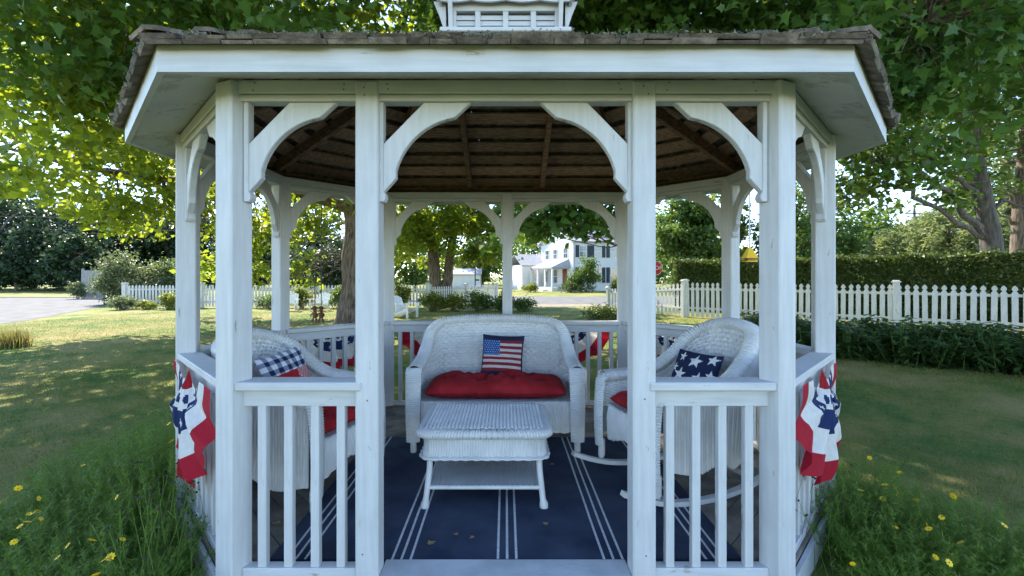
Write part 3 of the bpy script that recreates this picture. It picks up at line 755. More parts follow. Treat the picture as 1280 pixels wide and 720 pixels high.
# coffee table
TB = thing('wicker_coffee_table', 'white wicker coffee table with lower shelf on the navy rug', 'coffee table', (-.135, 3.24, FZ))
def rrect(hx, hy, r, n):
    P = []; per = 4*(hx+hy)-8*r+2*math.pi*r
    segs = [((hx-r, -hy), (0, 0))]
    out = []
    def arc(cx, cy, a0, m):
        for k in range(m): a = a0+math.pi/2*k/m; out.append((cx+r*math.cos(a), cy+r*math.sin(a)))
    m1 = int(n*(2*(hx-r))/per); m2 = int(n*(2*(hy-r))/per); mc = max(3, int(n*(math.pi*r/2)/per))
    for k in range(m2): out.append((hx, -hy+r+2*(hy-r)*k/m2))
    arc(hx-r, hy-r, 0, mc)
    for k in range(m1): out.append((hx-r-2*(hx-r)*k/m1, hy))
    arc(-hx+r, hy-r, math.pi/2, mc)
    for k in range(m2): out.append((-hx, hy-r-2*(hy-r)*k/m2))
    arc(-hx+r, -hy+r, math.pi, mc)
    for k in range(m1): out.append((-hx+r+2*(hx-r)*k/m1, -hy))
    arc(hx-r, -hy+r, 1.5*math.pi, mc)
    return np.array(out+[out[0]])
hx, hy = .437, .335
prof = [(-.055, .503), (-.030, .507), (-.008, .499), (.006, .482), (.004, .462), (-.014, .445), (-.032, .438)]
base = rrect(hx, hy, .09, 700)
def inset(d): 
    k = rrect(hx+d, hy+d, .09+d if .09+d > .02 else .02, 700); m = min(len(k), len(base)); return k
rings = []
for d, z in prof:
    q = np.stack([base[:, 0]*(1+d/hx), base[:, 1]*(1+d/hy)], 1); rings.append(np.concatenate([q, np.full((len(q), 1), z)], 1))
G = np.stack(rings, 1); MB().grid(ribs_u(G, .016, .005)).build('top_rim', M['wicker'], TB, smooth='all')
rings = []
for d, z in [(-.034, .440), (-.038, .41), (-.037, .37), (-.030, .330), (-.022, .320)]:
    q = np.stack([base[:, 0]*(1+d/hx), base[:, 1]*(1+d/hy)], 1); rings.append(np.concatenate([q, np.full((len(q), 1), z)], 1))
G = np.stack(rings, 1); MB().grid(ribs_u(G, .015, .006)).build('skirt', M['wicker'], TB, smooth='all')
q = rings[-1][::5]; MB().tube(q, [.010+.004*math.sin(i*1.9) for i in range(len(q))], 6).build('skirt_braid', M['wicker'], TB, smooth=True)
u = np.linspace(-hx+.05, hx-.05, 200); v = np.linspace(-hy+.05, hy-.05, 170)
G = np.stack(np.meshgrid(u, v, indexing='ij')+[np.full((200, 170), .501)], 2); MB().grid(weave(G, .024, .019, .0105)).build('table_top', M['wicker'], TB, smooth='all')
for s in (-1, 1):
    for t in (-1, 1):
        MB().tube([(s*.345, t*.27, .44), (s*.352, t*.278, .25), (s*.372, t*.296, .06), (s*.378, t*.30, .035), (s*.378, t*.30, .012), (s*.376, t*.30, 0)], [.019, .019, .019, .027, .028, .018], 12).build('leg', M['wicker'], TB, smooth=True)
u = np.linspace(-.35, .35, 180); v = np.linspace(-.28, .28, 60)
G = np.stack(np.meshgrid(u, v, indexing='ij')+[np.full((180, 60), .135)], 2); sh = MB().grid(ribs_u(G, .016, .005)).build('shelf', M['wicker'], TB, smooth='all')
for a, b in (((-.365, -.29), (.365, -.29)), ((-.365, .29), (.365, .29)), ((-.362, -.29), (-.362, .29)), ((.362, -.29), (.362, .29))):
    MB().tube([(*a, .132), (*b, .132)], .013, 8).build('shelf_rail', M['wicker'], sh, smooth=True)

# rug: navy with sets of three white stripes
rb = MB(); zt = FZ+.010; y0, y1 = 2.40, 4.22
edges = [-1.228]; kinds = []
for c in (-1.09, -.542, .008, .56, 1.09):
    for k in (-1, 0, 1):
        edges += [c+k*.048-.0065, c+k*.048+.0065]
edges.append(1.228)
ny = 28
for i in range(len(edges)-1):
    rb.cur = i % 2
    for j in range(ny):
        ya, yb = y0+(y1-y0)*j/ny, y0+(y1-y0)*(j+1)/ny
        f = lambda x, y: zt+.0015*math.sin(x*5+y*3)+.0012*math.sin(y*9-x*2)
        rb.add([(edges[i], ya, f(edges[i], ya)), (edges[i+1], ya, f(edges[i+1], ya)), (edges[i+1], yb, f(edges[i+1], yb)), (edges[i], yb, f(edges[i], yb))], [(0, 1, 2, 3)])
rb.cur = 0
rb.box((0, (y0+y1)/2, FZ+.0035), (2.456, y1-y0, .006))
tag(rb.build('rug', [M['navy'], M['rugwhite']], recalc=False), 'navy outdoor rug with sets of three white stripes on the gazebo floor', 'rug')

# buntings on the outside of the railings
def bunt_col_f(flip):
    def f(u, v):
        th = (u-.5)*math.pi; r = v
        if r < .17: return (.36, .016, .025)
        if r < .36:
            k = (u*9) % 1-.5
            return (.02, .035, .12) if math.hypot(k*.9, (r-.265)/.19*1.0) < .25 else WHT
        if r < .58:
            k = (u*9+.5) % 1-.5
            return WHT if star(k*1.0, -(r-.47)/.22*1.0, .24) else (.016, .032, .11)
        if r < .82: return WHT
        return (.40, .014, .03)
    return f
def bunting(pa, pb, label, drop, seed, group, pull=.0, wid=.94):
    a = Vector((*pa, 0)); b = Vector((*pb, 0)); mid = (a+b)/2; d = (b-a).normalized(); nrm = Vector((d.y, -d.x, 0)); L = (b-a).length*wid
    rg = random.Random(seed); ph = [rg.uniform(0, 6) for _ in range(6)]
    nu, nv = 150, 60; U = np.linspace(0, 1, nu)[:, None]*np.ones((1, nv)); V_ = np.ones((nu, 1))*np.linspace(0, 1, nv)[None, :]
    th = (U-.5)*math.pi*.985; gat = 1-.20*np.sin(V_*math.pi*.8)**2
    s = np.sin(th)*V_*L/2*gat+.02*np.sin(th*11+ph[4])*V_; dz = -np.abs(np.cos(th))**.8*V_*drop-.015
    sag = -.07*np.sin(np.clip(V_*1.6, 0, 1)*math.pi)*(np.abs(np.sin(th))**3)
    k1 = np.arcsin(np.sin(th*12+ph[0]+.8*np.sin(V_*4+ph[1])))/1.57; k2 = np.arcsin(np.sin(th*21+ph[2]+1.1*V_))/1.57
    pl = .045*V_**.8*(k1*.75+k2*.30)+.03*np.sin(V_*7+th*2.3+ph[5])*V_*(1-V_*.4)
    pl *= np.clip(np.cos(th)*3, .15, 1)
    dz = dz+sag+(.022*k1+.012*np.sin(th*5+ph[3]))*V_**2
    off = .09+np.maximum(pl, -.045)+.05*np.sin(V_*math.pi)*np.cos(th)
    top = 1.125
    X = mid.x+d.x*s+nrm.x*off-mid.x; Y = mid.y+d.y*s+nrm.y*off-mid.y; Z = top+dz
    o = print_mesh('bunting', np.stack([X, Y, Z], 2), bunt_col_f(0), M['bunting'])
    o.location = (mid.x, mid.y+GY, 0)
    return tag(o, label, 'bunting', group)
bunting(V8[7], V8[0], 'pleated red, white and blue bunting beside the drive, on the railing next to the armchair', .63, 3, 'patriotic buntings on the gazebo railings')
bunting(V8[1], V8[2], 'pleated red, white and blue bunting on the railing next to the rocking chair', .62, 8, 'patriotic buntings on the gazebo railings')
bunting(V8[3], V8[4], 'bunting on the slanted back railing behind the rocking chair', .47, 21, 'patriotic buntings on the gazebo railings')
bunting(V8[4], MIDS[2], 'bunting on the back railing behind the loveseat, towards the white house', .47, 25, 'patriotic buntings on the gazebo railings')
bunting(MIDS[2], V8[5], 'bunting on the back railing behind the loveseat, towards the lawn chairs', .47, 29, 'patriotic buntings on the gazebo railings')
bunting(V8[5], V8[6], 'bunting on the slanted back railing behind the armchair', .47, 33, 'patriotic buntings on the gazebo railings')

# ------------------------------------------------------------------ trees and plants
MAPLE = np.array([(0, 0), (.30, -.04), (.24, .16), (.55, .36), (.27, .46), (0, 1.0), (-.27, .46), (-.55, .36), (-.24, .16), (-.30, -.04)])
KITE = np.array([(0, 0), (.36, .40), (0, 1.0), (-.36, .40)])
LANCE = np.array([(0, 0), (.16, .45), (0, 1.0), (-.16, .45)])
def leaves(ctr, size, shape, up_bias=.55, droop=.35, jitter=.35):
    n = len(ctr)
    tip = RNG.normal(0, 1, (n, 3)); tip[:, 2] = tip[:, 2]*.45-droop; tip /= np.linalg.norm(tip, axis=1, keepdims=True)
    nr = RNG.normal(0, 1-up_bias, (n, 3)); nr[:, 2] += up_bias
    sd = np.cross(tip, nr); sd /= (np.linalg.norm(sd, axis=1, keepdims=True)+1e-9)
    s = size*(1+RNG.uniform(-jitter, jitter, n))
    V = ctr[:, None, :]+s[:, None, None]*(sd[:, None, :]*shape[None, :, 0, None]+tip[:, None, :]*shape[None, :, 1, None])
    nn = np.cross(sd, tip); fold = (np.abs(shape[:, 0])[None, :]*RNG.uniform(-.1, .8, (n, 1))-.35*RNG.uniform(0, 1, (n, 1))*shape[:, 1][None, :]**2)[:, :, None]
    return (V+s[:, None, None]*nn[:, None, :]*fold).reshape(-1, 3)
def cluster_pts(cl, per, flat=.5):
    out = []
    for (c, r) in cl:
        k = max(3, int(per*(r**2)))
        q = RNG.normal(0, .5, (k, 3)); q[:, 2] *= flat
        out.append(np.array(c)[None, :]+q*r)
    return np.concatenate(out)
def crown_clusters(cen, rad, n, rmin, rmax, zmin, shell=.55, lump=.25, seed=1, zfun=None):
    rg = np.random.default_rng(seed); out = []; cen = np.array(cen); rad = np.array(rad)
    ph = rg.uniform(0, 6.28, 6)
    while len(out) < n:
        d = rg.normal(0, 1, 3); d /= np.linalg.norm(d)
        lobe = 1+lump*(math.sin(3*math.atan2(d[1], d[0])+ph[0])*.5+math.sin(5*math.atan2(d[1], d[0])+ph[1]+3*d[2])*.3+math.sin(6*d[2]+ph[2])*.35)
        rr = (rg.uniform(shell**3, 1))**(1/3)*lobe
        p = cen+d*rad*rr
        if p[2] < zmin+(zfun(p[0], p[1]) if zfun else 0)+rg.uniform(0, .5): continue
        out.append((p, rg.uniform(rmin, rmax)))
    return out
def wob(a, b, n, amp, rg):
    a = np.array(a, float); b = np.array(b, float); t = np.linspace(0, 1, n)[:, None]
    P = a+(b-a)*t; P += rg.normal(0, amp, (n, 3))*np.sin(t*math.pi); return P
def trunk_tree(name, label, cat, base, trunk_pts, trunk_r, limbs, clusters, leafspec, bark, leafmat, group=None, seed=0, twig=.008, twigs=True, flare=1.5, extra=None):
    """limbs: list of (points, r0, r1). leafspec: list of (shape,size,per,flat)"""
    rg = np.random.default_rng(seed)
    root = thing(name, label, cat, tuple(base), group=group); B = np.array(base, float)
    b = MB()
    tp = spline([tuple(np.array(p)-B) for p in trunk_pts], 22); rr = np.interp(np.linspace(0, 1, 22), np.linspace(0, 1, len(trunk_r)), trunk_r)
    rr = rr*(1+.05*rg.normal(0, 1, 22)); b.tube(tp, rr, 16)
    nodes_ = [p for p in tp[9:]]
    for (pts, r0, r1) in limbs:
        m = max(8, 3*len(pts)); lp = spline([tuple(np.array(p)-B) for p in pts], m); lp[1:-1] += rg.normal(0, .05, (m-2, 3))
        b.tube(lp, np.linspace(r0, r1, m), 9); nodes_ += list(lp[m//3:]) if r0 > .101 else []
    nodes_ = np.array(nodes_)
    if twigs:
        for (c, r) in clusters:
            c = np.array(c)-B; dd = np.linalg.norm(nodes_-c, axis=1)+.8*np.maximum(0, nodes_[:, 2]-c[2]); i = int(np.argmin(dd))
            L = np.linalg.norm(nodes_[i]-c); P = wob(nodes_[i], c, 5, .06*L, rg); b.tube(P, np.linspace(twig*(1+.35*L), twig*.5, 5), 4, caps=False)
    tr = b.build('trunk', bark, root, smooth=True, recalc=False)
    groups = {}
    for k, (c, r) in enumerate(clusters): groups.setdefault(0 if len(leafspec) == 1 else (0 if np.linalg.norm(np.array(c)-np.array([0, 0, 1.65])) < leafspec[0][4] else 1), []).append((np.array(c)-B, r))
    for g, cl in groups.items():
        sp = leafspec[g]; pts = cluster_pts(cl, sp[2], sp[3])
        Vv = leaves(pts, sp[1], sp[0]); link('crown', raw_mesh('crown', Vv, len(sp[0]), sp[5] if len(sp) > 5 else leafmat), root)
    return root
def blob(px, py, d, r, n, rr, sq=.6):        # a hanging bough: clusters round a point of the photograph at depth d
    c = np.array(at(px, py, d)); out = []
    for _ in range(n):
        q = RNG.normal(0, .45, 3); q[2] *= sq; out.append((c+q*r, RNG.uniform(*rr)))
    return out

# big maple A behind the gazebo
A0 = np.array([-5.05, 15.9, 0.0])
zfA = lambda x, y: 0.9*max(0, (9-y))*.25
clA = crown_clusters((-3.0, 11.2, 9.6), (8.4, 8.4, 6.2), 460, .8, 1.35, 3.9, shell=.45, seed=3, zfun=lambda x, y: 1.1 if x > -2.5 and y > 8 else (0.7 if y < 8 else 0))
clA += blob(150, 262, 14.5, 2.0, 16, (.5, .8), .35)+blob(200, 235, 15.5, 2.0, 14, (.5, .8), .4)+blob(60, 232, 13.5, 1.8, 9, (.5, .8), .4)
clA += blob(40, 130, 13.5, 2.2, 16, (.6, .9))+blob(130, 170, 14, 2.2, 18, (.6, .9))+blob(30, 60, 13, 2.4, 12, (.6, .9))+blob(200, 200, 15, 1.8, 12, (.5, .8))
clA += blob(300, 250, 18.5, 1.6, 14, (.5, .8), .9)+blob(335, 290, 19, 1.2, 10, (.5, .7), .9)+blob(395, 255, 19, 1.4, 12, (.5, .8), .7)+blob(270, 330, 19, 1.0, 8, (.45, .7), .8)
clA += blob(290, 300, 17.5, 1.4, 10, (.5, .8), .8)+blob(325, 330, 18, 1.0, 7, (.45, .7), .9)+blob(372, 335, 18.5, .9, 8, (.4, .6), .8)+blob(385, 285, 18, 1.2, 7, (.5, .7), .8)
clA += blob(60, 90, 8.5, 2.2, 22, (.6, .9))+blob(170, 120, 8.8, 1.4, 12, (.5, .9))+blob(90, 190, 10.5, 1.8, 10, (.5, .8))+blob(260, 12, 8.5, 1.4, 9, (.5, .8))+blob(420, 10, 9.5, 1.3, 6, (.5, .8))
limA = [([A0+(0, 0, 4.6), A0+(-2.2, -1.2, 5.6), A0+(-5.0, -3.0, 6.1), A0+(-8.0, -4.6, 7.6)], .30, .07),
        ([A0+(-.1, 0, 3.4), A0+(-.6, .2, 4.6), A0+(-1.5, .3, 6.5), A0+(-2.6, .2, 9.5)], .24, .07),
        ([A0+(0, 0, 5.2), A0+(1.6, -1.5, 7.0), A0+(3.6, -3.2, 8.4), A0+(5.2, -5.0, 9.6)], .28, .06),
        ([A0+(0, 0, 5.0), A0+(-.6, -2.6, 6.6), A0+(-1.8, -5.5, 7.6), A0+(-3.0, -8.2, 8.4)], .26, .06),
        ([A0+(-.3, 0, 4.0), A0+(-3.0, -.6, 4.6), A0+(-6.0, -1.6, 4.7), A0+(-9.6, -2.6, 5.4)], .20, .04),
        ([A0+(0, 0, 6), A0+(.8, .5, 9), A0+(1.6, 1, 12), A0+(2, 1, 14)], .3, .06),
        ([A0+(0, 0, 5.6), A0+(-2, 1.6, 8), A0+(-4.6, 2.4, 10.5), A0+(-6.6, 3, 12)], .26, .05),
        ([A0+(0, 0, 5.0), A0+(1.2, 1.8, 6.5), A0+(2.6, 3.6, 7.8), A0+(4.4, 5.0, 9)], .24, .05)]
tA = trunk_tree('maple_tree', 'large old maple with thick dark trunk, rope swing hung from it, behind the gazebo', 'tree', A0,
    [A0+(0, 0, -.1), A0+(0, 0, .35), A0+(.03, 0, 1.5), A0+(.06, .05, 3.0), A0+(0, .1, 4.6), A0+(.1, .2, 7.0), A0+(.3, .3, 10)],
    [1.05, .72, .60, .58, .55, .46, .34, .2], limA, clA, [(MAPLE, .155, 185, .5, 11.0, M['maple']), (KITE, .24, 105, .55, 0)], M['bark'], M['maple_lit'], seed=5)  # near boughs get the deeper leaf, their shade put into the colour
# maple C, its trunk in line with the entrance post
C0 = np.array([3.95, 13.6, 0.0])
clC = crown_clusters((5.8, 10.6, 9.4), (8.4, 8.2, 5.6), 380, .8, 1.3, 4.7, shell=.45, seed=8)
clC += blob(1040, 80, 7.6, 1.5, 22, (.5, .8))+blob(1130, 120, 7.4, 1.0, 16, (.45, .7), .9)+blob(1160, 60, 7.8, 1.1, 12, (.5, .8))+blob(980, 20, 8.5, 1.4, 12, (.5, .8))+blob(850, 8, 8.5, 1.8, 16, (.5, .8))+blob(920, 10, 8, 1.4, 10, (.5, .8))+blob(770, 5, 9, 1.4, 9, (.5, .8))+blob(1240, 30, 9, 1.6, 14, (.5, .8))
clC += blob(655, 285, 12.5, .8, 9, (.35, .5), .5)+blob(690, 268, 12, 1.0, 10, (.4, .6), .45)+blob(730, 275, 12.2, .9, 10, (.35, .55), .45)+blob(765, 262, 12.2, .7, 6, (.35, .5), .5)
clC += blob(665, 278, 12.5, 1.0, 8, (.4, .6), .5)+blob(745, 268, 12, 1.0, 9, (.4, .6), .5)+blob(700, 258, 12, 1.2, 7, (.4, .6), .5)
limC = [([C0+(0, 0, 4.4), C0+(-1.0, -1, 5.6), C0+(-2.6, -2.4, 6.6), C0+(-4.2, -4.4, 7.6)], .22, .05),
        ([C0+(0, 0, 4.2), C0+(1.4, -2.2, 5.2), C0+(2.2, -4.6, 5.6), C0+(2.6, -6.4, 5.6)], .20, .04),
        ([C0+(0, 0, 5), C0+(2.4, -1, 7), C0+(5, -2, 8.6), C0+(7, -3, 9.6)], .22, .05),
        ([C0+(0, 0, 6), C0+(.6, -1.6, 9), C0+(1.4, -3, 12), C0+(1.8, -4, 13.4)], .24, .05),
        ([C0+(0, 0, 3.4), C0+(-.1, -2.4, 4.1), C0+(-.3, -4.8, 4.15), (3.483, 6.6, 3.97), (3.4, 6.0, 4.1)], .10, .022),
        ([C0+(0, 0, 3.8), C0+(-.8, -.6, 4.0), C0+(-1.9, -1.2, 4.0), C0+(-3.0, -1.8, 3.8)], .09, .02)]
trunk_tree('maple_tree', 'maple rising behind the gazebo next to the corner of the picket fence', 'tree', C0,
    [C0+(0, 0, -.1), C0+(0, 0, .3), C0+(.02, 0, 2), C0+(0, 0, 4), C0+(.1, -.2, 6.5), C0+(.4, -.6, 10)], [.52, .42, .38, .36, .3, .16], limC, clC,
    [(MAPLE, .155, 180, .5, 11.0), (KITE, .24, 95, .55, 0)], M['bark'], M['maple'], seed=6)
# smaller maple D with two stems beyond the lawn
D0 = np.array([-3.95, 26, 0.0])
clD = crown_clusters((-3.6, 25.5, 5.6), (4.6, 4.0, 4.0), 170, .5, .85, 1.9, shell=.35, seed=12)+blob(600, 322, 25, 1.2, 8, (.4, .6))+blob(515, 305, 25, 1.2, 8, (.4, .6))
D1 = D0+np.array([.62, .1, 0])
trunk_tree('maple_tree', 'twin stemmed round maple beyond the adirondack chairs', 'tree', D0,
    [D0+(0, 0, -.1), D0+(0, 0, .5), D0+(-.05, 0, 2), D0+(-.3, 0, 4), D0+(-.6, 0, 6)], [.5, .36, .33, .25, .1],
    [([D1+(0, 0, -.05), D1+(.02, 0, 1), D1+(.1, 0, 2.4), D1+(.4, 0, 4.5), D1+(.8, 0, 6.5)], .38, .10), ([D0+(0, 0, 3), D0+(-1, -.6, 4.4), D0+(-2, -1, 6)], .14, .04)], clD,
    [(KITE, .22, 330, .6, 0)], M['bark'], M['maple_lit'], seed=7)
# right hand maple beyond the hedge
E0 = np.array([18.2, 17.4, 0.0])
clE = crown_clusters((15.5, 16.2, 11.0), (8.6, 7.5, 6.2), 300, .7, 1.15, 5.6, shell=.45, seed=15)
clE += blob(1060, 225, 15.5, 1.2, 10, (.4, .6), .6)+blob(1110, 190, 16, 1.6, 10, (.4, .7), .5)+blob(1215, 200, 18, 1.6, 10, (.4, .7), .7)
clE += blob(1090, 215, 15.5, 1.8, 13, (.4, .7), .5)+blob(1150, 190, 16, 1.6, 14, (.4, .7), .5)+blob(1190, 245, 17, 1.2, 8, (.35, .55), .6)+blob(1070, 250, 16, 1.0, 7, (.35, .5), .6)+blob(1120, 225, 15, 1.6, 10, (.35, .5), .3)+blob(1260, 215, 17, 1.2, 7, (.4, .6))+blob(1075, 180, 15, 1.8, 12, (.4, .7), .5)
def pt(px, py, d): return np.array(at(px, py, d))
limE = [([pt(1236, 300, 17.4), pt(1205, 262, 17), pt(1180, 236, 16.6), pt(1150, 218, 16), pt(1105, 205, 15.4)], .14, .04),
        ([pt(1232, 298, 17.4), pt(1190, 275, 16.8), pt(1150, 248, 16.2), pt(1120, 232, 15.6), pt(1080, 240, 15.2), pt(1045, 262, 15)], .102, .025),
        ([pt(1226, 250, 17.4), pt(1205, 232, 17), pt(1182, 215, 16.6), pt(1160, 200, 16)], .12, .04),
        ([pt(1228, 270, 17.4), pt(1255, 250, 17.2), pt(1290, 262, 17)], .09, .03),
        ([pt(1215, 190, 17.4), pt(1180, 120, 16.5), pt(1130, 60, 15.5)], .2, .05),
        ([pt(1215, 180, 17.4), pt(1250, 80, 17), pt(1300, 0, 17)], .2, .05)]
trunk_tree('maple_tree', 'grey trunked maple with spreading limbs beyond the hedge', 'tree', E0,
    [E0+(0, 0, -.1), E0+(0, 0, .6), pt(1240, 315, 17.4), pt(1233, 270, 17.4), pt(1222, 215, 17.4), pt(1212, 150, 17.4), pt(1205, 40, 17.2)], [.44, .36, .31, .29, .26, .22, .12], limE, clE,
    [(KITE, .24, 95, .5, 0)], M['bark_grey'], M['leaf_mid'], seed=8)
F0 = np.array([22.3, 20, 0.0])
clF = crown_clusters((23.5, 20, 11), (6, 6, 6), 130, .8, 1.2, 6.0, shell=.4, seed=18)+blob(1268, 240, 19.5, 1.2, 6, (.4, .6))
trunk_tree('maple_tree', 'dark trunked tree at the far end of the hedge', 'tree', F0,
    [F0+(0, 0, -.1), F0+(0, 0, .8), pt(1274, 310, 20), pt(1277, 250, 20), pt(1284, 150, 20), pt(1290, 20, 20)], [.44, .36, .30, .26, .22, .12],
    [([pt(1277, 262, 20), pt(1255, 240, 19.8), pt(1225, 232, 19.5)], .10, .03), ([pt(1276, 285, 20), pt(1258, 270, 20), pt(1240, 266, 19.8)], .07, .02)], clF, [(KITE, .26, 80, .55, 0)], M['bark'], M['leaf_mid'], seed=9)
# far trees
def far_tree(px, d, base_px_w, top_py, mat, label, name='deciduous_tree', seed=0, n=70, size=.34, lift=.16, group=None, per=70, flat=.7, conic=False, shape=KITE):
    X = (px-632)/578*d; H = CAMZ+(345-top_py)/578*d; rx = base_px_w/578*d/2
    zc = H*(.5+lift*.5); rz = H-zc
    cl = crown_clusters((X, d, zc), (rx, rx*.9, rz), n, rx*.20, rx*.34, H*lift, shell=.3, seed=seed+100)
    if conic: cl = [(np.array((X+(c[0]-X)*max(.12, 1.25-(c[2]/H)*1.15), d+(c[1]-d)*max(.12, 1.25-(c[2]/H)*1.15), c[2])), r*max(.45, 1.2-c[2]/H)) for c, r in cl]
    b = np.array([X, d, 0.0]); rg = np.random.default_rng(seed)
    limbs = [([b+(0, 0, H*.3), b+(rg.uniform(-.5, .5)*rx, rg.uniform(-.5, .5)*rx, H*.55), b+(rg.uniform(-.8, .8)*rx, rg.uniform(-.8, .8)*rx, H*.75)], .014*H, .004*H) for _ in range(4)]
    per_ = per*(4.0/rx)**1.2/ (size/.34)**2
    return trunk_tree(name, label, 'tree', b, [b+(0, 0, -.1), b+(0, 0, H*.1), b+(0, 0, H*.35), b+(0, 0, H*.8)], [.026*H, .02*H, .016*H, .005*H], limbs, cl, [(shape, size, per_, flat, 0)], M['bark'], mat, group, seed=seed, twig=.02)
gW = 'dark trees of the wood beyond the drive'
lw = [(-70, 60, 150, 150), (-5, 56, 120, 215), (40, 62, 110, 232), (75, 54, 90, 258), (120, 60, 110, 238), (165, 66, 110, 250), (215, 62, 100, 255), (20, 50, 70, 292), (95, 50, 60, 296), (255, 66, 120, 262), (310, 60, 110, 270), (370, 64, 110, 262)]
for k, (px, d, wd, top) in enumerate(lw):
    far_tree(px, d, wd, top, M['leaf_dark'], 'dark green tree in the wood beyond the drive', seed=20+k, n=80, size=.38, lift=.03, group=gW, per=125, conic=(k % 3 == 1))
far_tree(420, 48, 90, 300, M['leaf_dark'], 'dark low tree behind the large maple trunk', seed=41, size=.36, lift=.02, per=85)
far_tree(520, 52, 80, 270, M['leaf_mid'], 'soft green tree behind the twin stemmed maple', seed=42, size=.4, lift=.05)
far_tree(603, 66, 60, 285, M['leaf_mid'], 'green tree behind the low white building', seed=43, size=.42, lift=.05)
far_tree(690, 72, 120, 262, M['leaf_mid'], 'broad tree rising behind the white house', seed=44, size=.45, lift=.05)
far_tree(862, 34, 86, 236, M['leaf_mid'], 'bright green tree behind the hedge, in line with the back post', seed=45, n=110, size=.28, lift=.06, per=85)
far_tree(905, 38, 66, 225, M['leaf_yellow'], 'yellow green tree behind the hedge', seed=46, n=80, size=.28, lift=.06)
far_tree(985, 36, 90, 230, M['leaf_mid'], 'mid green tree behind the hedge near the bird feeder', seed=47, n=90, size=.28, lift=.06)
far_tree(1052, 50, 60, 272, M['leaf_dark'], 'dark conifer beyond the hedge', seed=48, size=.36, lift=.04, conic=True)
far_tree(1100, 58, 88, 254, M['leaf_mid'], 'rounded tree below the open sky beyond the hedge', seed=49, n=100, size=.42, lift=.06)
far_tree(1150, 66, 60, 278, M['leaf_mid'], 'small tree behind the utility pole', seed=50, size=.42, lift=.05)
far_tree(1030, 46, 70, 235, M['leaf_mid'], 'leafy tree beyond the hedge, behind the side posts', seed=53, n=90, size=.32, lift=.05)
far_tree(800, 62, 90, 255, M['leaf_mid'], 'broad green tree at the far end of the white house', seed=54, n=90, size=.42, lift=.05)
far_tree(640, 84, 120, 268, M['leaf_mid'], 'tall green tree far behind the house wing', seed=55, n=90, size=.5, lift=.05)
far_tree(1260, 44, 120, 150, M['leaf_pale'], 'tall pale tree behind the grey trunked maple', seed=51, n=110, size=.36, lift=.05)
def willow():
    d = 40; X = (1195-632)/578*d; rx = 88/578*d; H = CAMZ+(345-258)/578*d; b = np.array([X, d, 0.0]); cl = []
    rg = np.random.default_rng(77)
    for _ in range(110):
        a = rg.uniform(0, 6.28); q = math.sqrt(rg.uniform(0, 1)); topz = H*(1-.35*q*q)-.3; x, y = X+q*rx*math.cos(a), d+q*rx*.8*math.sin(a)
        for k in range(7): cl.append((np.array((x+rg.normal(0, .12)+.06*k*math.cos(a), y+rg.normal(0, .12), topz-k*.55)), .42))
    cl = [c for c in cl if c[0][2] > .8]
    return trunk_tree('willow_tree', 'pale drooping willow beyond the hedge', 'tree', b, [b+(0, 0, -.1), b+(0, 0, 1.5), b+(0, 0, H*.7)], [.5, .42, .2], [([b+(0, 0, 2), b+(s*rx*.5, t*rx*.4, H*.75)], .2, .05) for s in (-1, 1) for t in (-1, 1)], cl, [(LANCE, .42, 170, 1.1, 0)], M['bark'], M['leaf_pale'], seed=52, twigs=False)
willow()
# far-off wood that closes the view
def far_wood():
    rg = np.random.default_rng(91); n = 26000
    seg = [(-170, -14, 96, 11.5), (-14, -3, 90, 9.5), (14, 60, 100, 7.0), (60, 190, 92, 9.0)]; out = []
    for (xa, xb, y, h) in seg:
        m = int(n*(xb-xa)/330); x = rg.uniform(xa, xb, m); hh = h*(.78+.16*np.sin(x*.23)+.10*np.sin(x*.61+1)+.06*np.sin(x*1.7)); z = hh*rg.uniform(0, 1, m)**.8
        out.append(np.stack([x, y+rg.normal(0, 2.0, m)+.03*np.abs(x), z], 1))
    tag(link('distant_wood', raw_mesh('distant_wood', leaves(np.concatenate(out), 1.0, KITE, .3, .1), 4, M['leaf_dark'])), 'distant dark wood closing the view behind street and houses', 'wood', kind='stuff')
far_wood()

# shrubs
def shrub(px, py, d, wd, top, mat, label, name='shrub', n=34, size=.1, per=None, seed=0, depth=.8, group=None, shape=KITE, base=None):
    """px centre, py ground line, wd width in px, top py"""
    X = (px-632)/578*d; rx = wd/578*d/2; H = CAMZ-(top-345)/578*d
    cl = crown_clusters((X, d, H*.45), (rx*.85, rx*.85*depth, H*.5), n, min(rx, H)*.28, min(rx, H)*.42, .06, shell=.3, seed=seed+300, lump=.3)
    rm = min(rx, H)*.35; tot = 52*rx*H/(size*size)*.5; per_ = tot/(n*rm*rm)
    b = np.array([X, d, 0.0]); rg = np.random.default_rng(seed); root = thing(name, label, 'shrub', tuple(b), group=group)
    st = MB()
    for c, r in cl[::2]: P = wob((rg.normal(0, rx*.15), rg.normal(0, rx*.15), -.03), np.array(c)-b, 5, .05, rg); st.tube(P, np.linspace(.02, .005, 5), 4, caps=False)
    st.build('stems', M['bark'], root, recalc=False)
    V_ = leaves(cluster_pts([(np.array(c)-b, r) for c, r in cl], per_, .85), size, shape, up_bias=.4, droop=.0)
    V_[:, 2] = np.maximum(V_[:, 2], .01)
    link('foliage', raw_mesh('foliage', V_, len(shape), mat), root); return root
shrub(150, 380, 27, 66, 318, M['leaf_silver'], 'tall silvery green shrub at the end of the picket fence', seed=1, size=.13, n=44)
shrub(196, 380, 28, 66, 328, M['leaf_silver'], 'silvery shrub behind the picket fence, next to the tall one', seed=2, size=.13, n=44)
shrub(228, 380, 29, 50, 322, M['leaf_mid'], 'green shrub behind the picket fence post', seed=3, size=.13)
shrub(97, 364, 33, 20, 350, M['leaf_silver'], 'small pale shrub before the grey wooden screen', seed=4, size=.1, n=20)
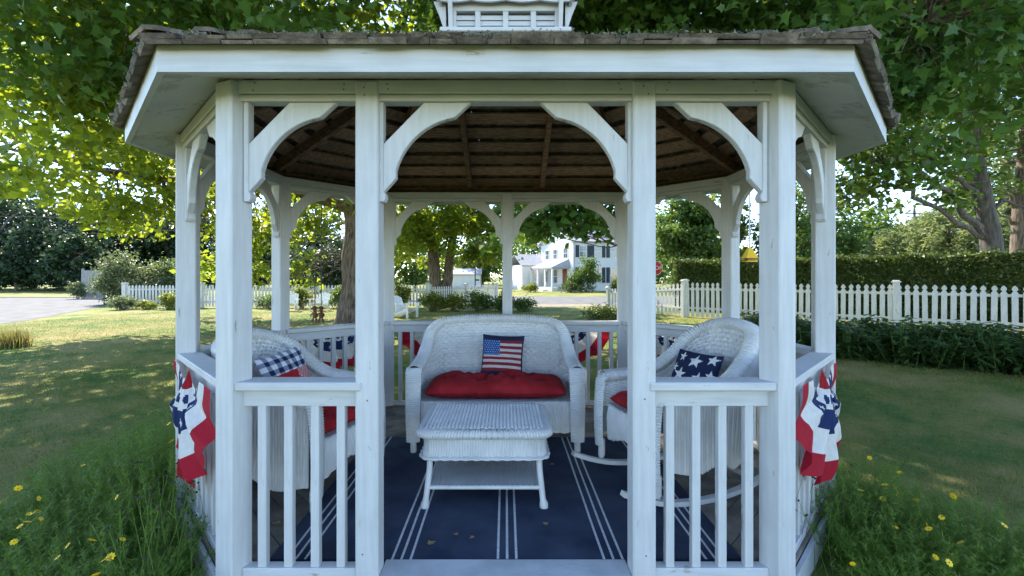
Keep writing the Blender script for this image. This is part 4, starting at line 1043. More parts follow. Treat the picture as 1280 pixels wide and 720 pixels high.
shrub(152, 387, 22.6, 36, 372, M['leaf_silver'], 'low grey green shrub at the fence end post', seed=5, size=.07)
shrub(184, 386, 22.8, 24, 376, M['leaf_yellow'], 'low yellow green plant along the picket fence', seed=6, size=.06, n=20)
shrub(212, 386, 22.8, 26, 368, M['leaf_yellow'], 'upright yellow green plant along the picket fence', seed=7, size=.07, n=24)
shrub(340, 386, 23.2, 40, 370, M['leaf_mid'], 'low green shrub along the fence near the lawn chairs', seed=8, size=.07)
shrub(377, 386, 23.4, 24, 358, M['leaf_yellow'], 'leafy bush behind the lawn chairs by the fence', seed=9, size=.08, n=24)
shrub(425, 385, 23.4, 34, 360, M['leaf_mid'], 'leafy bush at the fence beside the maple trunk', seed=10, size=.08)
shrub(500, 388, 21.4, 26, 352, M['leaf_yellow'], 'yellow flowering bush behind the angled lawn chair', seed=11, size=.08)
for k, (px, py, top, wd, mt) in enumerate([(540, 388, 366, 34, 'leaf_yellow'), (568, 389, 368, 34, 'leaf_yellow'), (598, 389, 366, 36, 'leaf_mid'), (628, 388, 368, 34, 'leaf_mid'), (655, 388, 372, 30, 'leaf_mid')]):
    shrub(px, py, 21.6, wd, top, M[mt], ('low yellow green bush in the row before the twin stemmed maple' if mt == 'leaf_yellow' else 'low plain green bush in the row before the twin stemmed maple'), seed=12+k, size=.09, group='bushes below the maple')
shrub(757, 404, 15.5, 52, 384, M['hedge'], 'dark rounded shrub outside the back railing', seed=18, size=.06)
shrub(715, 364, 46, 34, 354, M['hedge'], 'clipped dark shrub before the house porch', seed=19, size=.14)
shrub(664, 363, 47, 22, 355, M['leaf_yellow'], 'pale low bush beside the porch steps', seed=20, size=.12, n=20)
shrub(733, 363, 47, 40, 326, M['leaf_mid'], 'small loose tree before the house corner', seed=21, size=.16, n=26)
shrub(774, 364, 46, 20, 348, M['leaf_yellow'], 'light green bush at the house front', seed=22, size=.13, n=20)
def tuft(px, py, label, seed):
    d = CAMZ*578/(py-345); X = (px-632)/578*d; root = thing('ornamental_grass', label, 'plant', (X, d, 0)); rg = np.random.default_rng(seed); k = 700
    a = rg.uniform(0, 6.28, k); ln = rg.uniform(.25, .52, k); sp = rg.uniform(.1, .75, k); b0 = rg.normal(0, .13, (k, 2))
    p0 = np.stack([b0[:, 0], b0[:, 1], np.zeros(k)], 1); tp = p0+np.stack([np.cos(a)*sp*ln, np.sin(a)*sp*ln, ln*np.sqrt(1-sp**2*.8)], 1)
    sd = np.stack([-np.sin(a), np.cos(a), np.zeros(k)], 1)*.011
    link('blades', raw_mesh('blades', np.stack([p0-sd, p0+sd, tp], 1).reshape(-1, 3), 3, M['straw']), root)
M['straw'] = m_leaf('straw grass', [(.10, .06, .025), (.20, .17, .05), (.27, .26, .06)], trans=(.4, .36, .1), tfac=.4)
tuft(14, 434, 'spiky yellow brown grass clump on the sunlit lawn by the drive', 5)

# hedge behind the picket fence
def hedge():
    a = np.array([8.1, 22.4]); b = np.array([18.2, 13.0]); d = (b-a); L = np.linalg.norm(d); d /= L; n = np.array([-d[1], d[0]]); n = n if n[1] > 0 else -n; H = 2.34; Wd = 1.3
    root = thing('hedge', 'long clipped green hedge behind the white picket fence', 'hedge', (a[0], a[1], 0))
    k = 46000; rg = np.random.default_rng(9); u = rg.uniform(0, L, k); side = rg.uniform(0, 1, k)
    f = side < .66; w_ = np.where(f, rg.uniform(-.05, .16, k), rg.uniform(0, Wd, k)); z = np.where(f, rg.uniform(.05, H, k), H-rg.uniform(-.06, .12, k))
    bump_ = .07*np.sin(u*2.3)+.05*np.sin(u*5.1+z*3)+.04*np.sin(z*7+u); w_ = w_+bump_*f; z = np.where(f, z, z+.05*np.sin(u*3.1)+.03*np.sin(u*9)+np.where(rg.uniform(0, 1, k) < .05, rg.uniform(0, .16, k), 0))
    P = np.stack([d[0]*u+n[0]*w_, d[1]*u+n[1]*w_, z], 1)
    link('foliage', raw_mesh('foliage', leaves(P, .10, KITE, .25, .0), 4, M['hedge']), root)
    st = MB()
    for s in range(34):
        uu = L*(s+.5)/34; c = d*uu+n*(Wd*.5)
        st.tube([(c[0], c[1], -.05), (c[0]+rg.normal(0, .1), c[1], 1.0), (c[0]+rg.normal(0, .2), c[1], 2.1)], [.05, .04, .02], 6)
    st.build('stems', M['bark'], root, recalc=False)
    core = MB(); c = d*L/2+n*(Wd*.55); core.bar((n[0]*.7+d[0]*.1, n[1]*.7+d[1]*.1, 1.1), (n[0]*.7+d[0]*(L-.1), n[1]*.7+d[1]*(L-.1), 1.1), .95, 2.12); core.build('inner_growth', M['hedge'], root)
hedge()

# picket fences
def picket_mesh(wd, h, gothic=True):
    x = wd/2
    if gothic: P = [(-x, 0), (x, 0), (x, h-.20), (x*.55, h-.165), (x*.55, h-.15), (x, h-.105), (x*.75, h-.05), (0, h), (-x*.75, h-.05), (-x, h-.105), (-x*.55, h-.15), (-x*.55, h-.165), (-x, h-.20)]
    else: P = [(-x, 0), (x, 0), (x, h-.06), (0, h), (-x, h-.06)]
    o = MB().prism(P, .022).build('tmp', M['paint_fence']); me = o.data; bpy.data.objects.remove(o); return me
def fence(label, a, b, h, pitch, wd, gothic, post_every, h_end=None, z0=.06, postw=.13):
    a = Vector((*a, 0)); b = Vector((*b, 0)); d = b-a; L = d.length; d.normalize(); ang = math.atan2(d.y, d.x); nr = Vector((-d.y, d.x, 0))
    root = thing('picket_fence', label, 'fence', tuple(a)); me = picket_mesh(wd, h-z0, gothic); n = int(L/pitch)
    he = h if h_end is None else h_end
    for k in range(n+1):
        s = (k+.5)*pitch
        if s > L: break
        kk = s/L; hh = h+(he-h)*kk
        o = link('picket', me, root, tuple(d*s+Vector((0, 0, z0+random.uniform(-.006, .006)))), (0, random.uniform(-.012, .012), ang)); o.scale = (1, 1, (hh-z0)/(h-z0))
    rz = .028
    for zf in (.24, .80):
        MB().bar(nr*rz+Vector((0, 0, z0+(h-z0)*zf)), nr*rz+d*L+Vector((0, 0, z0+(he-z0)*zf)), .034, .075).build('rail', M['paint_fence'], root)
    m = max(1, round(L/post_every))
    for k in range(m+1):
        p = d*(L*k/m)+nr*.03; hh = h+(he-h)*k/m+.06
        po = MB().box((p.x, p.y, hh/2), (postw, postw, hh), Matrix.Rotation(ang, 3, 'Z'), ch=.006).build('fence_post', M['paint_fence'], root)
        MB().box((p.x, p.y, hh+.012), (postw+.06, postw+.06, .03), Matrix.Rotation(ang, 3, 'Z'), ch=.006).box((p.x, p.y, hh+.045), (postw+.01, postw+.01, .04), Matrix.Rotation(ang, 3, 'Z'), ch=.012).build('post_cap', M['paint_fence'], po)
    return root
fence('white picket fence with pointed pickets in front of the clipped hedge', (7.2, 18.5), (16.2, 9.2), 1.40, .195, .122, True, 6.4, postw=.15)
fence('short sloping picket fence from the corner post towards the street', (7.15, 18.55), (5.0, 22.5), 1.38, .205, .115, True, 4.5, h_end=1.02)
fence('white picket fence behind the shrubs and lawn chairs', (-19.7, 23.9), (-4.1, 24.3), 1.18, .17, .10, False, 3.9, postw=.2)
fence('low picket fence between the twin stemmed maple and the street', (-4.0, 24.3), (-.6, 30.0), 1.1, .19, .10, False, 3.2, postw=.2)

# perennial bed in front of the fence
def perennials():
    rg = np.random.default_rng(31); variants = []
    for v in range(4):
        k = 26; P = []; stems = MB()
        for s in range(k):
            a = rg.uniform(0, 6.28); r = rg.uniform(0, .30); h = rg.uniform(.42, .78); lean = rg.uniform(0, .25)
            b0 = np.array([r*math.cos(a), r*math.sin(a), -.02]); t0 = b0+np.array([lean*math.cos(a), lean*math.sin(a), h]); stems.tube([b0, (b0+t0)/2, t0], [.006, .005, .003], 4, caps=False)
            for j in range(20):
                f = rg.uniform(.12, 1.0); P.append(b0+(t0-b0)*f)
        P = np.array(P); n = len(P); az = rg.uniform(0, 6.28, n); tip = np.stack([np.cos(az), np.sin(az), rg.uniform(-.5, .45, n)], 1); tip /= np.linalg.norm(tip, axis=1, keepdims=True)
        sd = np.cross(tip, np.array([0, 0, 1.0])); sd /= np.linalg.norm(sd, axis=1, keepdims=True); sz = rg.uniform(.11, .20, n)
        sh = np.array([(0, 0), (.17, .35), (.12, .7), (0, 1), (-.12, .7), (-.17, .35)])
        V_ = (P[:, None, :]+sz[:, None, None]*(sd[:, None, :]*sh[None, :, 0, None]+tip[:, None, :]*sh[None, :, 1, None])); V_[:, 3, 2] -= sz*.15
        so = stems.build('tmp', M['thread'], recalc=False); sm = so.data; bpy.data.objects.remove(so)
        variants.append((sm, raw_mesh('foliage', V_.reshape(-1, 3), 6, M['perennial'])))
    a = np.array([5.2, 10.1]); b = np.array([9.6, 6.4]); d = b-a; L = np.linalg.norm(d); d /= L; n = np.array([-d[1], d[0]]); n = n if n[1] > 0 else -n
    c = 0
    for row in range(4):
        for s in range(14):
            u = (s+.5+(.5 if row % 2 else 0))*L/13-.3; p = a+d*u+n*(.35+row*.50)+rg.normal(0, .06, 2)
            root = thing('leafy_perennial', 'leafy green perennial in the bed below the picket fence', 'plant', (p[0], p[1], 0), rg.uniform(0, 6.28), 'perennials in the bed by the fence')
            sc_ = rg.uniform(.85, 1.1)*(1+.08*row); root.scale = (sc_*1.1, sc_*1.1, sc_*.86); v = variants[c % 4]; c += 1
            link('stems', v[0], root); link('foliage', v[1], root)
    # further left along the fence, seen over the back rail
    for s in range(15):
        p = np.array([3.6, 12.6])+np.array([.16, .30])*rg.normal(0, 1, 2)+np.array([.26, -.16])*s
        root = thing('leafy_perennial', 'leafy green perennial in the bed below the picket fence', 'plant', (p[0], p[1], 0), rg.uniform(0, 6.28), 'perennials in the bed by the fence')
        root.scale = (1.1, 1.1, .62); v = variants[s % 4]; link('stems', v[0], root); link('foliage', v[1], root)
perennials()

# thread-leaved coreopsis with yellow flowers at the gazebo's feet
def flower_mesh():
    b = MB(); b.cur = 0
    for k in range(8):
        a = 2*math.pi*k/8; c, s = math.cos(a), math.sin(a); q = [(.004, -.003, 0), (.020, -.0065, .003), (.027, 0, .001), (.020, .0065, .003), (.004, .003, 0)]
        b.add([(x*c-y*s, x*s+y*c, z) for x, y, z in q], [(0, 1, 2, 3, 4)])
    b.cur = 1
    b.tube([(0, 0, -.002), (0, 0, .004), (0, 0, .006)], [.006, .006, .003], 7)
    o = b.build('tmp', [M['petal'], M['flower_eye']], recalc=False); me = o.data; bpy.data.objects.remove(o); return me
FLW = flower_mesh(); M['dry_leaf'] = m_noise('dry leaf', (.22, .14, .06), (.36, .27, .14), scale=30, rough=.9)
def coreopsis(x, y, rad, h, nflow, seed, label, group, wild=1.0):
    rg = np.random.default_rng(seed); root = thing('coreopsis_plant', label, 'plant', (x, y, 0), 0, group)
    k = int(300*rad*rad/.16); S = []; LV_ = []; tops = []
    for s in range(k):
        a = rg.uniform(0, 6.28); q = math.sqrt(rg.uniform(0, 1)); r0 = q*rad*.75; hh = h*(1-.45*q*q)*rg.uniform(.7, 1.08)
        b0 = np.array([r0*math.cos(a), r0*math.sin(a), 0]); lean = rad*.35*q+.03; t0 = b0+np.array([lean*math.cos(a)+rg.normal(0, .03), lean*math.sin(a)+rg.normal(0, .03), hh])
        sd = np.array([-math.sin(a+1), math.cos(a+1), 0])*.0009; S += [b0-sd, b0+sd, t0]; tops.append(t0)
        m = 62; f = rg.uniform(.12, 1, m)**.8; az = rg.uniform(0, 6.28, m); ln = rg.uniform(.015, .042, m); P = b0+(t0-b0)*f[:, None]
        tp = P+np.stack([np.cos(az)*ln, np.sin(az)*ln, ln*rg.uniform(-.2, .9, m)], 1); pr = np.stack([-np.sin(az), np.cos(az), rg.uniform(-.5, .5, m)], 1)*.0024
        LV_.append(np.stack([P-pr, P+pr, tp], 1).reshape(-1, 3))
    link('stems', raw_mesh('stems', np.array(S), 3, M['thread']), root)
    link('foliage', raw_mesh('foliage', np.concatenate(LV_), 3, M['thread']), root)
    tops = np.array(tops); view = tops[:, 2]+.3*(-(tops[:, 1]))+rg.normal(0, .10, len(tops)); order = np.argsort(-view)
    for i in order[:nflow]:
        p = tops[i]; tl = rg.normal(0, .35, 2); sc_ = rg.uniform(.55, .82)
        o = link('flower', FLW, root, (p[0], p[1], p[2]+.012), (R(38)+tl[0], tl[1], rg.uniform(0, 6))); o.scale = (sc_,)*3
        o['label'] = 'small yellow daisy flower'
    return root
gC = 'yellow coreopsis clumps at the foot of the gazebo'; lC = 'feathery green coreopsis clump with yellow flowers'
for k, (x, y, r, h, nf) in enumerate([(-2.40, 2.55, .42, .40, 9), (-1.98, 2.40, .36, .40, 10), (-2.75, 3.0, .45, .42, 4), (-2.30, 3.15, .44, .68, 2), (-2.62, 3.75, .48, .62, 1), (-3.05, 3.55, .42, .42, 0), (-2.95, 2.55, .38, .34, 4),
                                      (-1.80, 2.12, .30, .30, 6), (2.20, 2.80, .42, .44, 8), (2.62, 2.62, .42, .38, 6), (2.1, 2.35, .34, .32, 6), (2.45, 3.15, .36, .42, 3), (2.85, 2.42, .34, .28, 3)]):
    coreopsis(x, y, r, h, nf, 60+k, lC+(' beside the armchair railing' if x < 0 else ' beside the rocking chair railing'), gC)
def seedheads(x, y, label, seed, n=26, h=.62, sx=.22):
    rg = np.random.default_rng(seed); root = thing('seed_head_plant', label, 'plant', (x, y, 0)); st = MB(); hd = MB()
    for s in range(n):
        b0 = np.array([rg.normal(0, sx*.5), rg.normal(0, sx*.4), 0]); t0 = b0+np.array([rg.normal(0, .09), rg.normal(0, .06), h*rg.uniform(.5, 1.05)])
        st.tube([b0, (b0+t0)/2+rg.normal(0, .01, 3), t0], [.0022, .0018, .0012], 4, caps=False)
        for j in range(rg.integers(1, 4)):
            q = t0+np.array([rg.normal(0, .022), rg.normal(0, .02), rg.uniform(-.09, .01)]) if j else t0
            if j: st.tube([b0+(t0-b0)*.82, q], [.0012, .001], 3, caps=False)
            hd.tube([q-np.array([0, 0, .006]), q, q+np.array([0, 0, .006])], [.003, rg.uniform(.005, .0085), .002], 6)
    st.build('stems', M['thread'], root, recalc=False); tag(hd.build('seed_heads', M['seed'], root, recalc=False), kind='stuff')
seedheads(-1.70, 2.38, 'dark dried seed heads on thin stems beside the corner post of the armchair railing', 4, 34, .62, .30)
seedheads(-1.25, 2.12, 'short dried stems at the foot of the armchair railing', 5, 14, .22, .30)
seedheads(1.72, 2.62, 'thin dried stems beside the rocking chair railing', 6, 14, .58, .2)

# short grass of the lawn
def grass():
    rg = np.random.default_rng(17); out = []
    def region(n, xa, xb, ya, yb, h, wd, pw, fi):
        x = rg.uniform(xa, xb, n); y = ya+(yb-ya)*rg.uniform(0, 1, n)**pw
        keep = np.abs(x) < y*1.16+.3
        keep &= ~((np.abs(x) < 2.25) & (np.abs(y-GY) < 1.6) & (np.abs(x)+np.abs(y-GY) < 2.9))
        keep &= ~((x+17.2 < -(y-15.4)*.5) & (y > 14))
        t = np.clip((yb-y)/(.45*(yb-ya)), 0, 1)*np.clip((y-ya+.02+fi)/.6/(1 if fi else 3), 0, 1); keep &= rg.uniform(0, 1, n) < t*t*(3-2*t)
        x, y = x[keep], y[keep]; m = len(x); a = rg.uniform(0, 6.28, m); hh = h*rg.uniform(.5, 1.3, m); ln = rg.uniform(.1, .9, m)*hh
        p = np.stack([x, y, np.full(m, -.002)], 1); sd = np.stack([np.cos(a), np.sin(a), np.zeros(m)], 1)*wd; a2 = a+rg.uniform(.6, 2.4, m)
        tp = p+np.stack([np.cos(a2)*ln, np.sin(a2)*ln, hh], 1); out.append(np.stack([p-sd, p+sd, tp], 1).reshape(-1, 3))
    region(190000, -7.5, 8.5, 1.9, 11, .032, .0032, 1.7, 1.0)
    region(200000, -17, 9.0, 5.5, 26, .034, .0055, 1.6, 0)
    V_ = np.concatenate(out); tag(link('grass', raw_mesh('grass', V_, 3, M['blade'])), 'short mown grass blades of the lawn', 'grass', kind='stuff')
grass()

# a few fallen leaves on rug and floor
rgl = random.Random(4)
for k, (x, y) in enumerate([(-.27, 2.62), (-.18, 2.60), (.24, 2.72), (-.42, 2.52), (.35, 3.6), (-.62, 3.9), (.62, 4.35), (-1.35, 2.75), (1.2, 2.6)]):
    b = MB(); a = rgl.uniform(0, 6); sz = rgl.uniform(.03, .055)
    b.add([(sz*(px_*math.cos(a)-py_*math.sin(a)), sz*(px_*math.sin(a)+py_*math.cos(a)), .004+sz*.25*abs(px_)) for px_, py_ in MAPLE], [tuple(range(10))])
    tag(b.build('fallen_leaf', M['dry_leaf'], loc=(x, y, FZ+(.012 if abs(x) < 1.22 and 2.4 < y < 4.22 else .001)), recalc=False), 'small dry fallen leaf lying on the gazebo rug or floor', 'leaf', 'fallen leaves in the gazebo')

# ------------------------------------------------------------------ lawn furniture and swing
def adirondack(px, py, rz, label):
    d = CAMZ*578/(py-345); X = (px-632)/578*d; r = thing('adirondack_chair', label, 'lawn chair', (X, d, 0), rz, 'white adirondack chairs on the lawn'); m = M['adirondack']
    for k in range(6):
        x = -.25+k*.10; hgt = .72-.5*abs(x)**1.6*1.6
        T = Matrix.Translation((x*.9, .26, .22)) @ Matrix.Rotation(R(-25), 4, 'X') @ Matrix.Rotation(R(x*9), 4, 'Y')
        MB().prism([(-.043, 0), (.043, 0), (.043, hgt-.03), (0.015, hgt), (-.015, hgt), (-.043, hgt-.03)], .02, T).build('back_slat', m, r)
    for k in range(5):
        y = -.28+k*.11; MB().box((0, y, .37-.17*(y+.28)/.55*.8), (.54, .10, .02), Matrix.Rotation(R(-14), 3, 'X')).build('seat_slat', m, r)
    for s in (-1, 1):
        MB().box((s*.34, -.06, .555), (.13, .72, .022), Matrix.Rotation(R(-2), 3, 'X'), ch=.005).build('arm', m, r)
        MB().box((s*.30, -.29, .272), (.03, .10, .545)).build('leg', m, r)
        MB().bar((s*.27, -.30, .33), (s*.27, .58, .05), .028, .10).build('leg', m, r)
        MB().bar((s*.29, .30, .28), (s*.31, .27, .55), .028, .06).build('arm_support', m, r)
    MB().bar((-.30, .42, .53), (.30, .42, .53), .03, .06).build('back_brace', m, r)
    return r
adirondack(399, 388.5, R(-8), 'white adirondack chair seen from the front before the picket fence')
adirondack(362, 389, R(12), 'white adirondack chair half hidden by the gazebo back corner post')
adirondack(508, 397, R(62), 'white adirondack chair seen side on, turned towards the street')
adirondack(482, 396, R(55), 'white adirondack chair standing beside the side on chair')
# rope swing figures under the maple
def doll(px, top_py, d, label, seed):
    X, Y, Zt = at(px, 383, d); Zb = at(px, 404, d)[2]; r = thing('hanging_doll', label, 'doll', (X, Y, Zb), 0, 'brown dolls hung on ropes'); h = Zt-Zb
    b = MB(); b.tube([(0, 0, h*.30), (0, 0, h*.42), (0, 0, h*.62), (0, 0, h*.70)], [.04, .075, .06, .03], 10)
    b.tube([(0, 0, h*.68), (0, 0, h*.76), (0, 0, h*.86), (0, 0, h*.92)], [.035, .065, .06, .02], 10)
    b.tube([(-.12, 0, h*.86), (-.05, 0, h*.94), (0, 0, h*.97), (.05, 0, h*.94), (.12, 0, h*.86)], [.02, .03, .035, .03, .02], 8)
    for s in (-1, 1):
        b.tube([(s*.035, 0, h*.34), (s*.06, -.03, h*.16), (s*.08, -.01, .02)], [.032, .026, .03], 8); b.tube([(s*.05, 0, h*.62), (s*.11, -.03, h*.5), (s*.10, -.05, h*.38)], [.025, .02, .02], 8)
    b.build('body', M['toy'], r, smooth=True)
    MB().tube([(0, 0, h*.95), (.01, 0, 2.4), (0, 0, 4.9-Zb)], .014, 6).build('rope', M['rope'], r)
    return r
doll(393.5, 385, 14.6, 'brown floppy hatted doll hanging on the rope farther from the maple trunk', 1)
doll(401.5, 382, 14.9, 'brown doll hanging on the rope nearer the maple trunk', 2)
# yellow bird feeder
fx, fy, fz = at(937, 327, 6.6)
bf = thing('bird_feeder', 'yellow peaked bird feeder hanging on a white cord beside the back post', 'bird feeder', (fx, fy, fz))
b = MB(); n = 4
q_ = .082
b.add([(-q_, -q_, .05), (q_, -q_, .05), (q_, q_, .05), (-q_, q_, .05), (-.022, -.022, .195), (.022, -.022, .195), (.022, .022, .195), (-.022, .022, .195)], [(0, 1, 5, 4), (1, 2, 6, 5), (2, 3, 7, 6), (3, 0, 4, 7), (4, 5, 6, 7), (3, 2, 1, 0)])
b.build('roof', M['yellow'], bf)
MB().box((0, 0, .032), (.11, .11, .045), ch=.006).build('seed_box', M['brownred'], bf); MB().box((0, 0, .004), (.15, .15, .012)).build('tray', M['yellow'], bf)
MB().tube([(0, 0, .19), (0, 0, 1.5), (0, 0, 3.98-fz)], .010, 6).build('cord', M['cord'], bf)
# stop sign
sx_, sy_, sz_ = at(819, 335, 24.5)
ss = thing('stop_sign', 'red octagonal STOP sign on a post before the hedge end', 'sign', (sx_, sy_, 0), R(-6))
MB().box((0, .03, 1.2), (.05, .04, 2.4)).build('sign_post', M['metal'], ss)
oc = lambda r: [(r*math.cos(R(22.5+45*k)), sz_+r*math.sin(R(22.5+45*k))) for k in range(8)]
pl_ = MB().prism(oc(.40), .012).build('sign_plate', M['sign_white'], ss)
MB().prism(oc(.375), .006, Matrix.Translation((0, -.010, 0))).build('red_face', M['sign_red'], pl_)
fc = bpy.data.curves.new('stop_text', 'FONT'); fc.body = 'STOP'; fc.size = .30; fc.align_x = 'CENTER'; fc.align_y = 'CENTER'; fc.extrude = .001
to = bpy.data.objects.new('tmp', fc); C.objects.link(to); bpy.context.view_layer.update()
tm = bpy.data.meshes.new_from_object(to); bpy.data.objects.remove(to); tm.materials.clear(); tm.materials.append(M['sign_white'])
link('lettering', tm, pl_, (0, -.0155, sz_), (R(90), 0, 0))
# lamp post with small sign before the low white building
lx, ly, lz = at(594, 375, 28)
lp = thing('sign_post', 'thin dark post with a small cross bar beyond the bushes', 'post', (lx, ly, 0)); H = at(594, 300, 28)[2]
MB().tube([(0, 0, -.05), (0, 0, H)], .035, 8).build('pole', M['metal'], lp); MB().box((.12, 0, at(594, 350, 28)[2]), (.26, .04, .10)).build('cross_bar', M['metal'], lp)
# utility poles and wires
def upole(x, y, h, label):
    r = thing('utility_pole', label, 'utility pole', (x, y, 0), 0, 'utility poles along the street'); MB().tube([(0, 0, -.2), (0, 0, h*.5), (0, 0, h)], [.17, .15, .12], 10).build('pole', M['pole'], r, smooth=True)
    MB().box((0, -.14, h-.5), (2.2, .10, .12)).build('cross_arm', M['pole'], r)
    for s in (-.9, 0, .9): MB().tube([(s, -.14, h-.44), (s, -.14, h-.36), (s, -.14, h-.30)], [.04, .06, .03], 8).build('insulator', M['can'], r)
    return r
P1 = upole(at(1143, 300, 50)[0], 50, 8.9, 'wooden utility pole with a grey transformer beyond the hedge')
MB().tube([(-.36, 0, 6.9), (-.36, 0, 6.95), (-.36, 0, 7.75), (-.36, 0, 7.85)], [.18, .25, .25, .16], 14).build('transformer', M['can'], P1, smooth=True)
MB().bar((-.36, 0, 7.4), (0, 0, 7.4), .05, .08).build('transformer_bracket', M['metal'], P1)
upole(.25, 50.5, 8.9, 'wooden utility pole beside the white house'); upole(-72, 50, 8.9, 'wooden utility pole at the edge of the wood')
def wire(a, b, sag, label):
    P = [tuple(Vector(a).lerp(Vector(b), t)-Vector((0, 0, sag*4*t*(1-t)))) for t in [i/20 for i in range(21)]]; rx = P[0]
    o = MB().tube([(p[0]-rx[0], p[1]-rx[1], p[2]-rx[2]) for p in P], .016, 5).build('power_line', M['metal'], loc=rx); tag(o, label, 'wire', 'power lines along the street')
xa, xb, xc, xd = -72, .25, P1.location.x, 100
for s in (-.9, 0, .9):
    for (p, q) in ((xa, xb), (xb, xc), (xc, xd)):
        wire((p+s, 49.9, 8.6), (q+s, 49.9, 8.6), .7, 'thin black power line strung between the utility poles')
wire((xa, 49.8, 7.2), (xb, 50.3, 7.2), .6, 'lower cable between the wood and the house pole'); wire((xb, 50.3, 7.0), (xc, 49.8, 7.0), .6, 'lower cable between the house pole and the transformer pole')
# grey wooden screen
gx, gy, _ = at(103, 360, 34)
gs = thing('wooden_screen', 'grey weathered board screen standing by the tall silvery shrub', 'fence', (gx, gy, 0))
for k in range(9): MB().box((.09+k*.17, 0, 1.04), (.155, .025, 2.05)).build('board', M['greywood'], gs)
for x in (0, 1.55): MB().box((x, .04, 1.1), (.12, .12, 2.2)).build('fence_post', M['greywood'], gs)

# ------------------------------------------------------------------ white house across the street
HA = R(20); hx0, hy0, _ = at(717, 363, 50)
HS = thing('white_house', 'white two storey house with dark shutters, porch and red door across the street', 'house', (hx0, hy0, 0), HA)
WF, WD, EH = 9.5, 8.6, 5.55         # local +x runs along the shuttered front, +y along the sunny side
def wall_with(name, L, H, M4, parent, gable=0.0):
    P = [(0, 0), (L, 0), (L, H)]+([(L/2, H+gable)] if gable else [])+[(0, H)]
    return MB().prism(P, .2, M4).build(name, M['siding'], parent)
MF = Matrix.Translation((0, .1, 0)); wall_with('front_wall', WF, EH, MF, HS)
MS = Matrix.Translation((.1, 0, 0)) @ Matrix.Rotation(R(90), 4, 'Z'); wall_with('side_wall', WD, EH, MS, HS, 2.3)
wall_with('side_wall', WD, EH, Matrix.Translation((WF-.1, 0, 0)) @ Matrix.Rotation(R(90), 4, 'Z'), HS, 2.3); wall_with('back_wall', WF, EH, Matrix.Translation((0, WD-.1, 0)), HS)
# clapboards
for k in range(30):
    z = .35+k*.176
    MB().box((WF/2, -.012, z), (WF+.05, .022, .03)).build('clapboard', M['siding'], HS)
    MB().box((-.012, WD/2, z), (.022, WD, .03)).build('clapboard', M['siding'], HS)
rf = MB()
for s in (0, 1):
    y0_, y1_ = (-.35, WD/2) if s == 0 else (WD+.35, WD/2)
    rf.quadslab([(-.35, y0_, EH-.12), (WF+.35, y0_, EH-.12), (WF+.35, y1_, EH+2.36), (-.35, y1_, EH+2.36)], .16)
rf = rf.build('roof', M['roofgrey'], HS); MB().box((1.2, WD/2+.2, EH+2.5), (.8, .7, 1.6)).build('chimney', M['brick'], rf)
def window(x, z, w_, h_, side, parent=None, shut=True):
    T = Matrix.Translation((x, 0, z)) if side == 'f' else Matrix.Translation((0, x, z)) @ Matrix.Rotation(R(-90), 4, 'Z')
    def bx(nm, c, s_, mt, par): return MB().box(T @ Vector(c), s_, T.to_3x3()).build(nm, mt, par)
    f = bx('window', (0, -.04, 0), (w_+.18, .06, h_+.18), M['siding'], HS)
    bx('pane', (0, -.075, h_/4+.01), (w_, .012, h_/2-.04), M['glass'], f); bx('pane', (0, -.075, -h_/4-.01), (w_, .012, h_/2-.04), M['glass'], f)
    bx('muntin', (0, -.086, 0), (.035, .012, h_-.04), M['siding'], f)
    if shut:
        for s in (-1, 1): bx('shutter', (s*(w_/2+.32), -.05, 0), (.42, .05, h_+.16), M['shutter'], HS)
for x in (1.15, 3.0, 5.0, 7.0, 8.6): window(x, 4.35, .78, 1.15, 'f')
for x in (1.15, 3.0, 5.0, 7.0, 8.6): window(x, 1.75, .78, 1.55, 'f')
for y in (1.8, 4.4, 6.6): window(y, 4.2, .85, 1.05, 's', shut=False)
window(6.9, 1.6, .85, 1.3, 's', shut=False)
# porch on the sunny side
pr = MB(); px0, py0, py1 = -2.3, .6, 6.6
pr.quadslab([(px0, py0, 2.62), (px0, py1, 2.62), (0, py1-.5, 3.55), (0, py0+.5, 3.55)], .12); pr.add([(px0, py0, 2.6), (0, py0+.5, 3.53), (0, py0, 2.6)], [(0, 1, 2)]); pr.add([(px0, py1, 2.6), (0, py1-.5, 3.53), (0, py1, 2.6)], [(0, 2, 1)])
pr.box(((px0)/2, (py0+py1)/2, 2.52), (-px0, py1-py0, .14))
pr.build('porch_roof', M['roofgrey'], HS)
MB().box((px0/2, (py0+py1)/2, .2), (-px0, py1-py0, .38)).build('porch_floor', M['siding'], HS)
for y in (py0+.12, 2.6, 4.6, py1-.12): MB().box((px0+.12, y, 1.42), (.18, .18, 2.06), ch=.01).build('porch_post', M['siding'], HS)
MB().box((px0+.12, 5.5, .95), (.06, 1.9, .06)).build('porch_rail', M['siding'], HS)
dr = MB().box((-.03, 2.0, 1.42), (.08, 1.0, 2.06)).build('door', M['door_red'], HS); MB().box((-.09, 1.65, 1.4), (.05, .05, .1)).build('handle', M['metal'], dr)
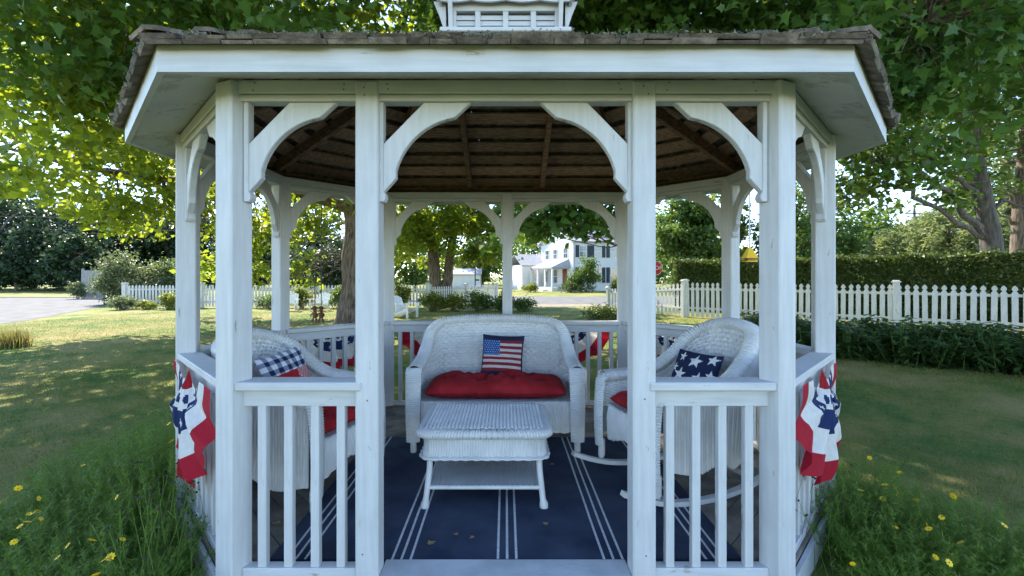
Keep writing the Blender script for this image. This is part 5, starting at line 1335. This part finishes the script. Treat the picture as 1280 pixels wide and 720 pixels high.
window(4.4, 1.6, .95, 1.5, 's', shut=False)
MB().box((px0-.35, 2.2, .1), (.6, 1.4, .2)).build('porch_step', M['siding'], HS)
# one storey wing
wg = MB(); wg.box((-.9, 9.6, 1.5), (4.2, 4.4, 3.0)); wg.build('wing_wall', M['siding'], HS)
MB().quadslab([(-3.2, 7.1, 2.95), (1.4, 7.1, 2.95), (1.4, 9.6, 4.4), (-3.2, 9.6, 4.4)], .14).quadslab([(-3.2, 12.1, 2.95), (1.4, 12.1, 2.95), (1.4, 9.6, 4.4), (-3.2, 9.6, 4.4)], .14).build('wing_roof', M['roofgrey'], HS)
# flag on the porch
Fp = Matrix.Translation((hx0, hy0, 0)) @ Matrix.Rotation(HA, 4, 'Z') @ Vector((px0, 4.6, 1.9))
fg = thing('porch_flag', 'small stars and stripes flag on the house porch post', 'flag', tuple(Fp))
MB().tube([(0, 0, 0), (-.9, -.3, .95)], .025, 6).build('staff', M['siding'], fg)
u = np.linspace(0, 1, 40); U, Vv = np.meshgrid(u, u, indexing='ij')
Pf = np.stack([-.9+.42*(1-Vv)*1.0+.55*U*.75+.04*np.sin(U*9), -.3+.08*np.sin(U*8+Vv*2), .92-.45*(1-Vv)-.95*U*.8], 2)
def fcol(u_, v_):
    if u_ < .42 and v_ > .46: return (.03, .05, .16)
    return (.45, .03, .04) if int((1-v_)*9) % 2 == 0 else (.68, .66, .62)
print_mesh('cloth', Pf, fcol, M['bunting'], fg)
# low white building further along
bx_, by_, _ = at(600, 360, 62)
bl = thing('white_outbuilding', 'low white building beyond the street behind the maple trunks', 'building', (bx_, by_, 0))
MB().box((-2.0, 2, .95), (4.0, 4, 1.9)).build('wall', M['siding'], bl)
MB().quadslab([(-4.2, -.2, 1.88), (.2, -.2, 1.88), (.2, 2, 2.7), (-4.2, 2, 2.7)], .12).quadslab([(-4.2, 4.2, 1.88), (.2, 4.2, 1.88), (.2, 2, 2.7), (-4.2, 2, 2.7)], .12).build('roof', M['roofgrey'], bl)
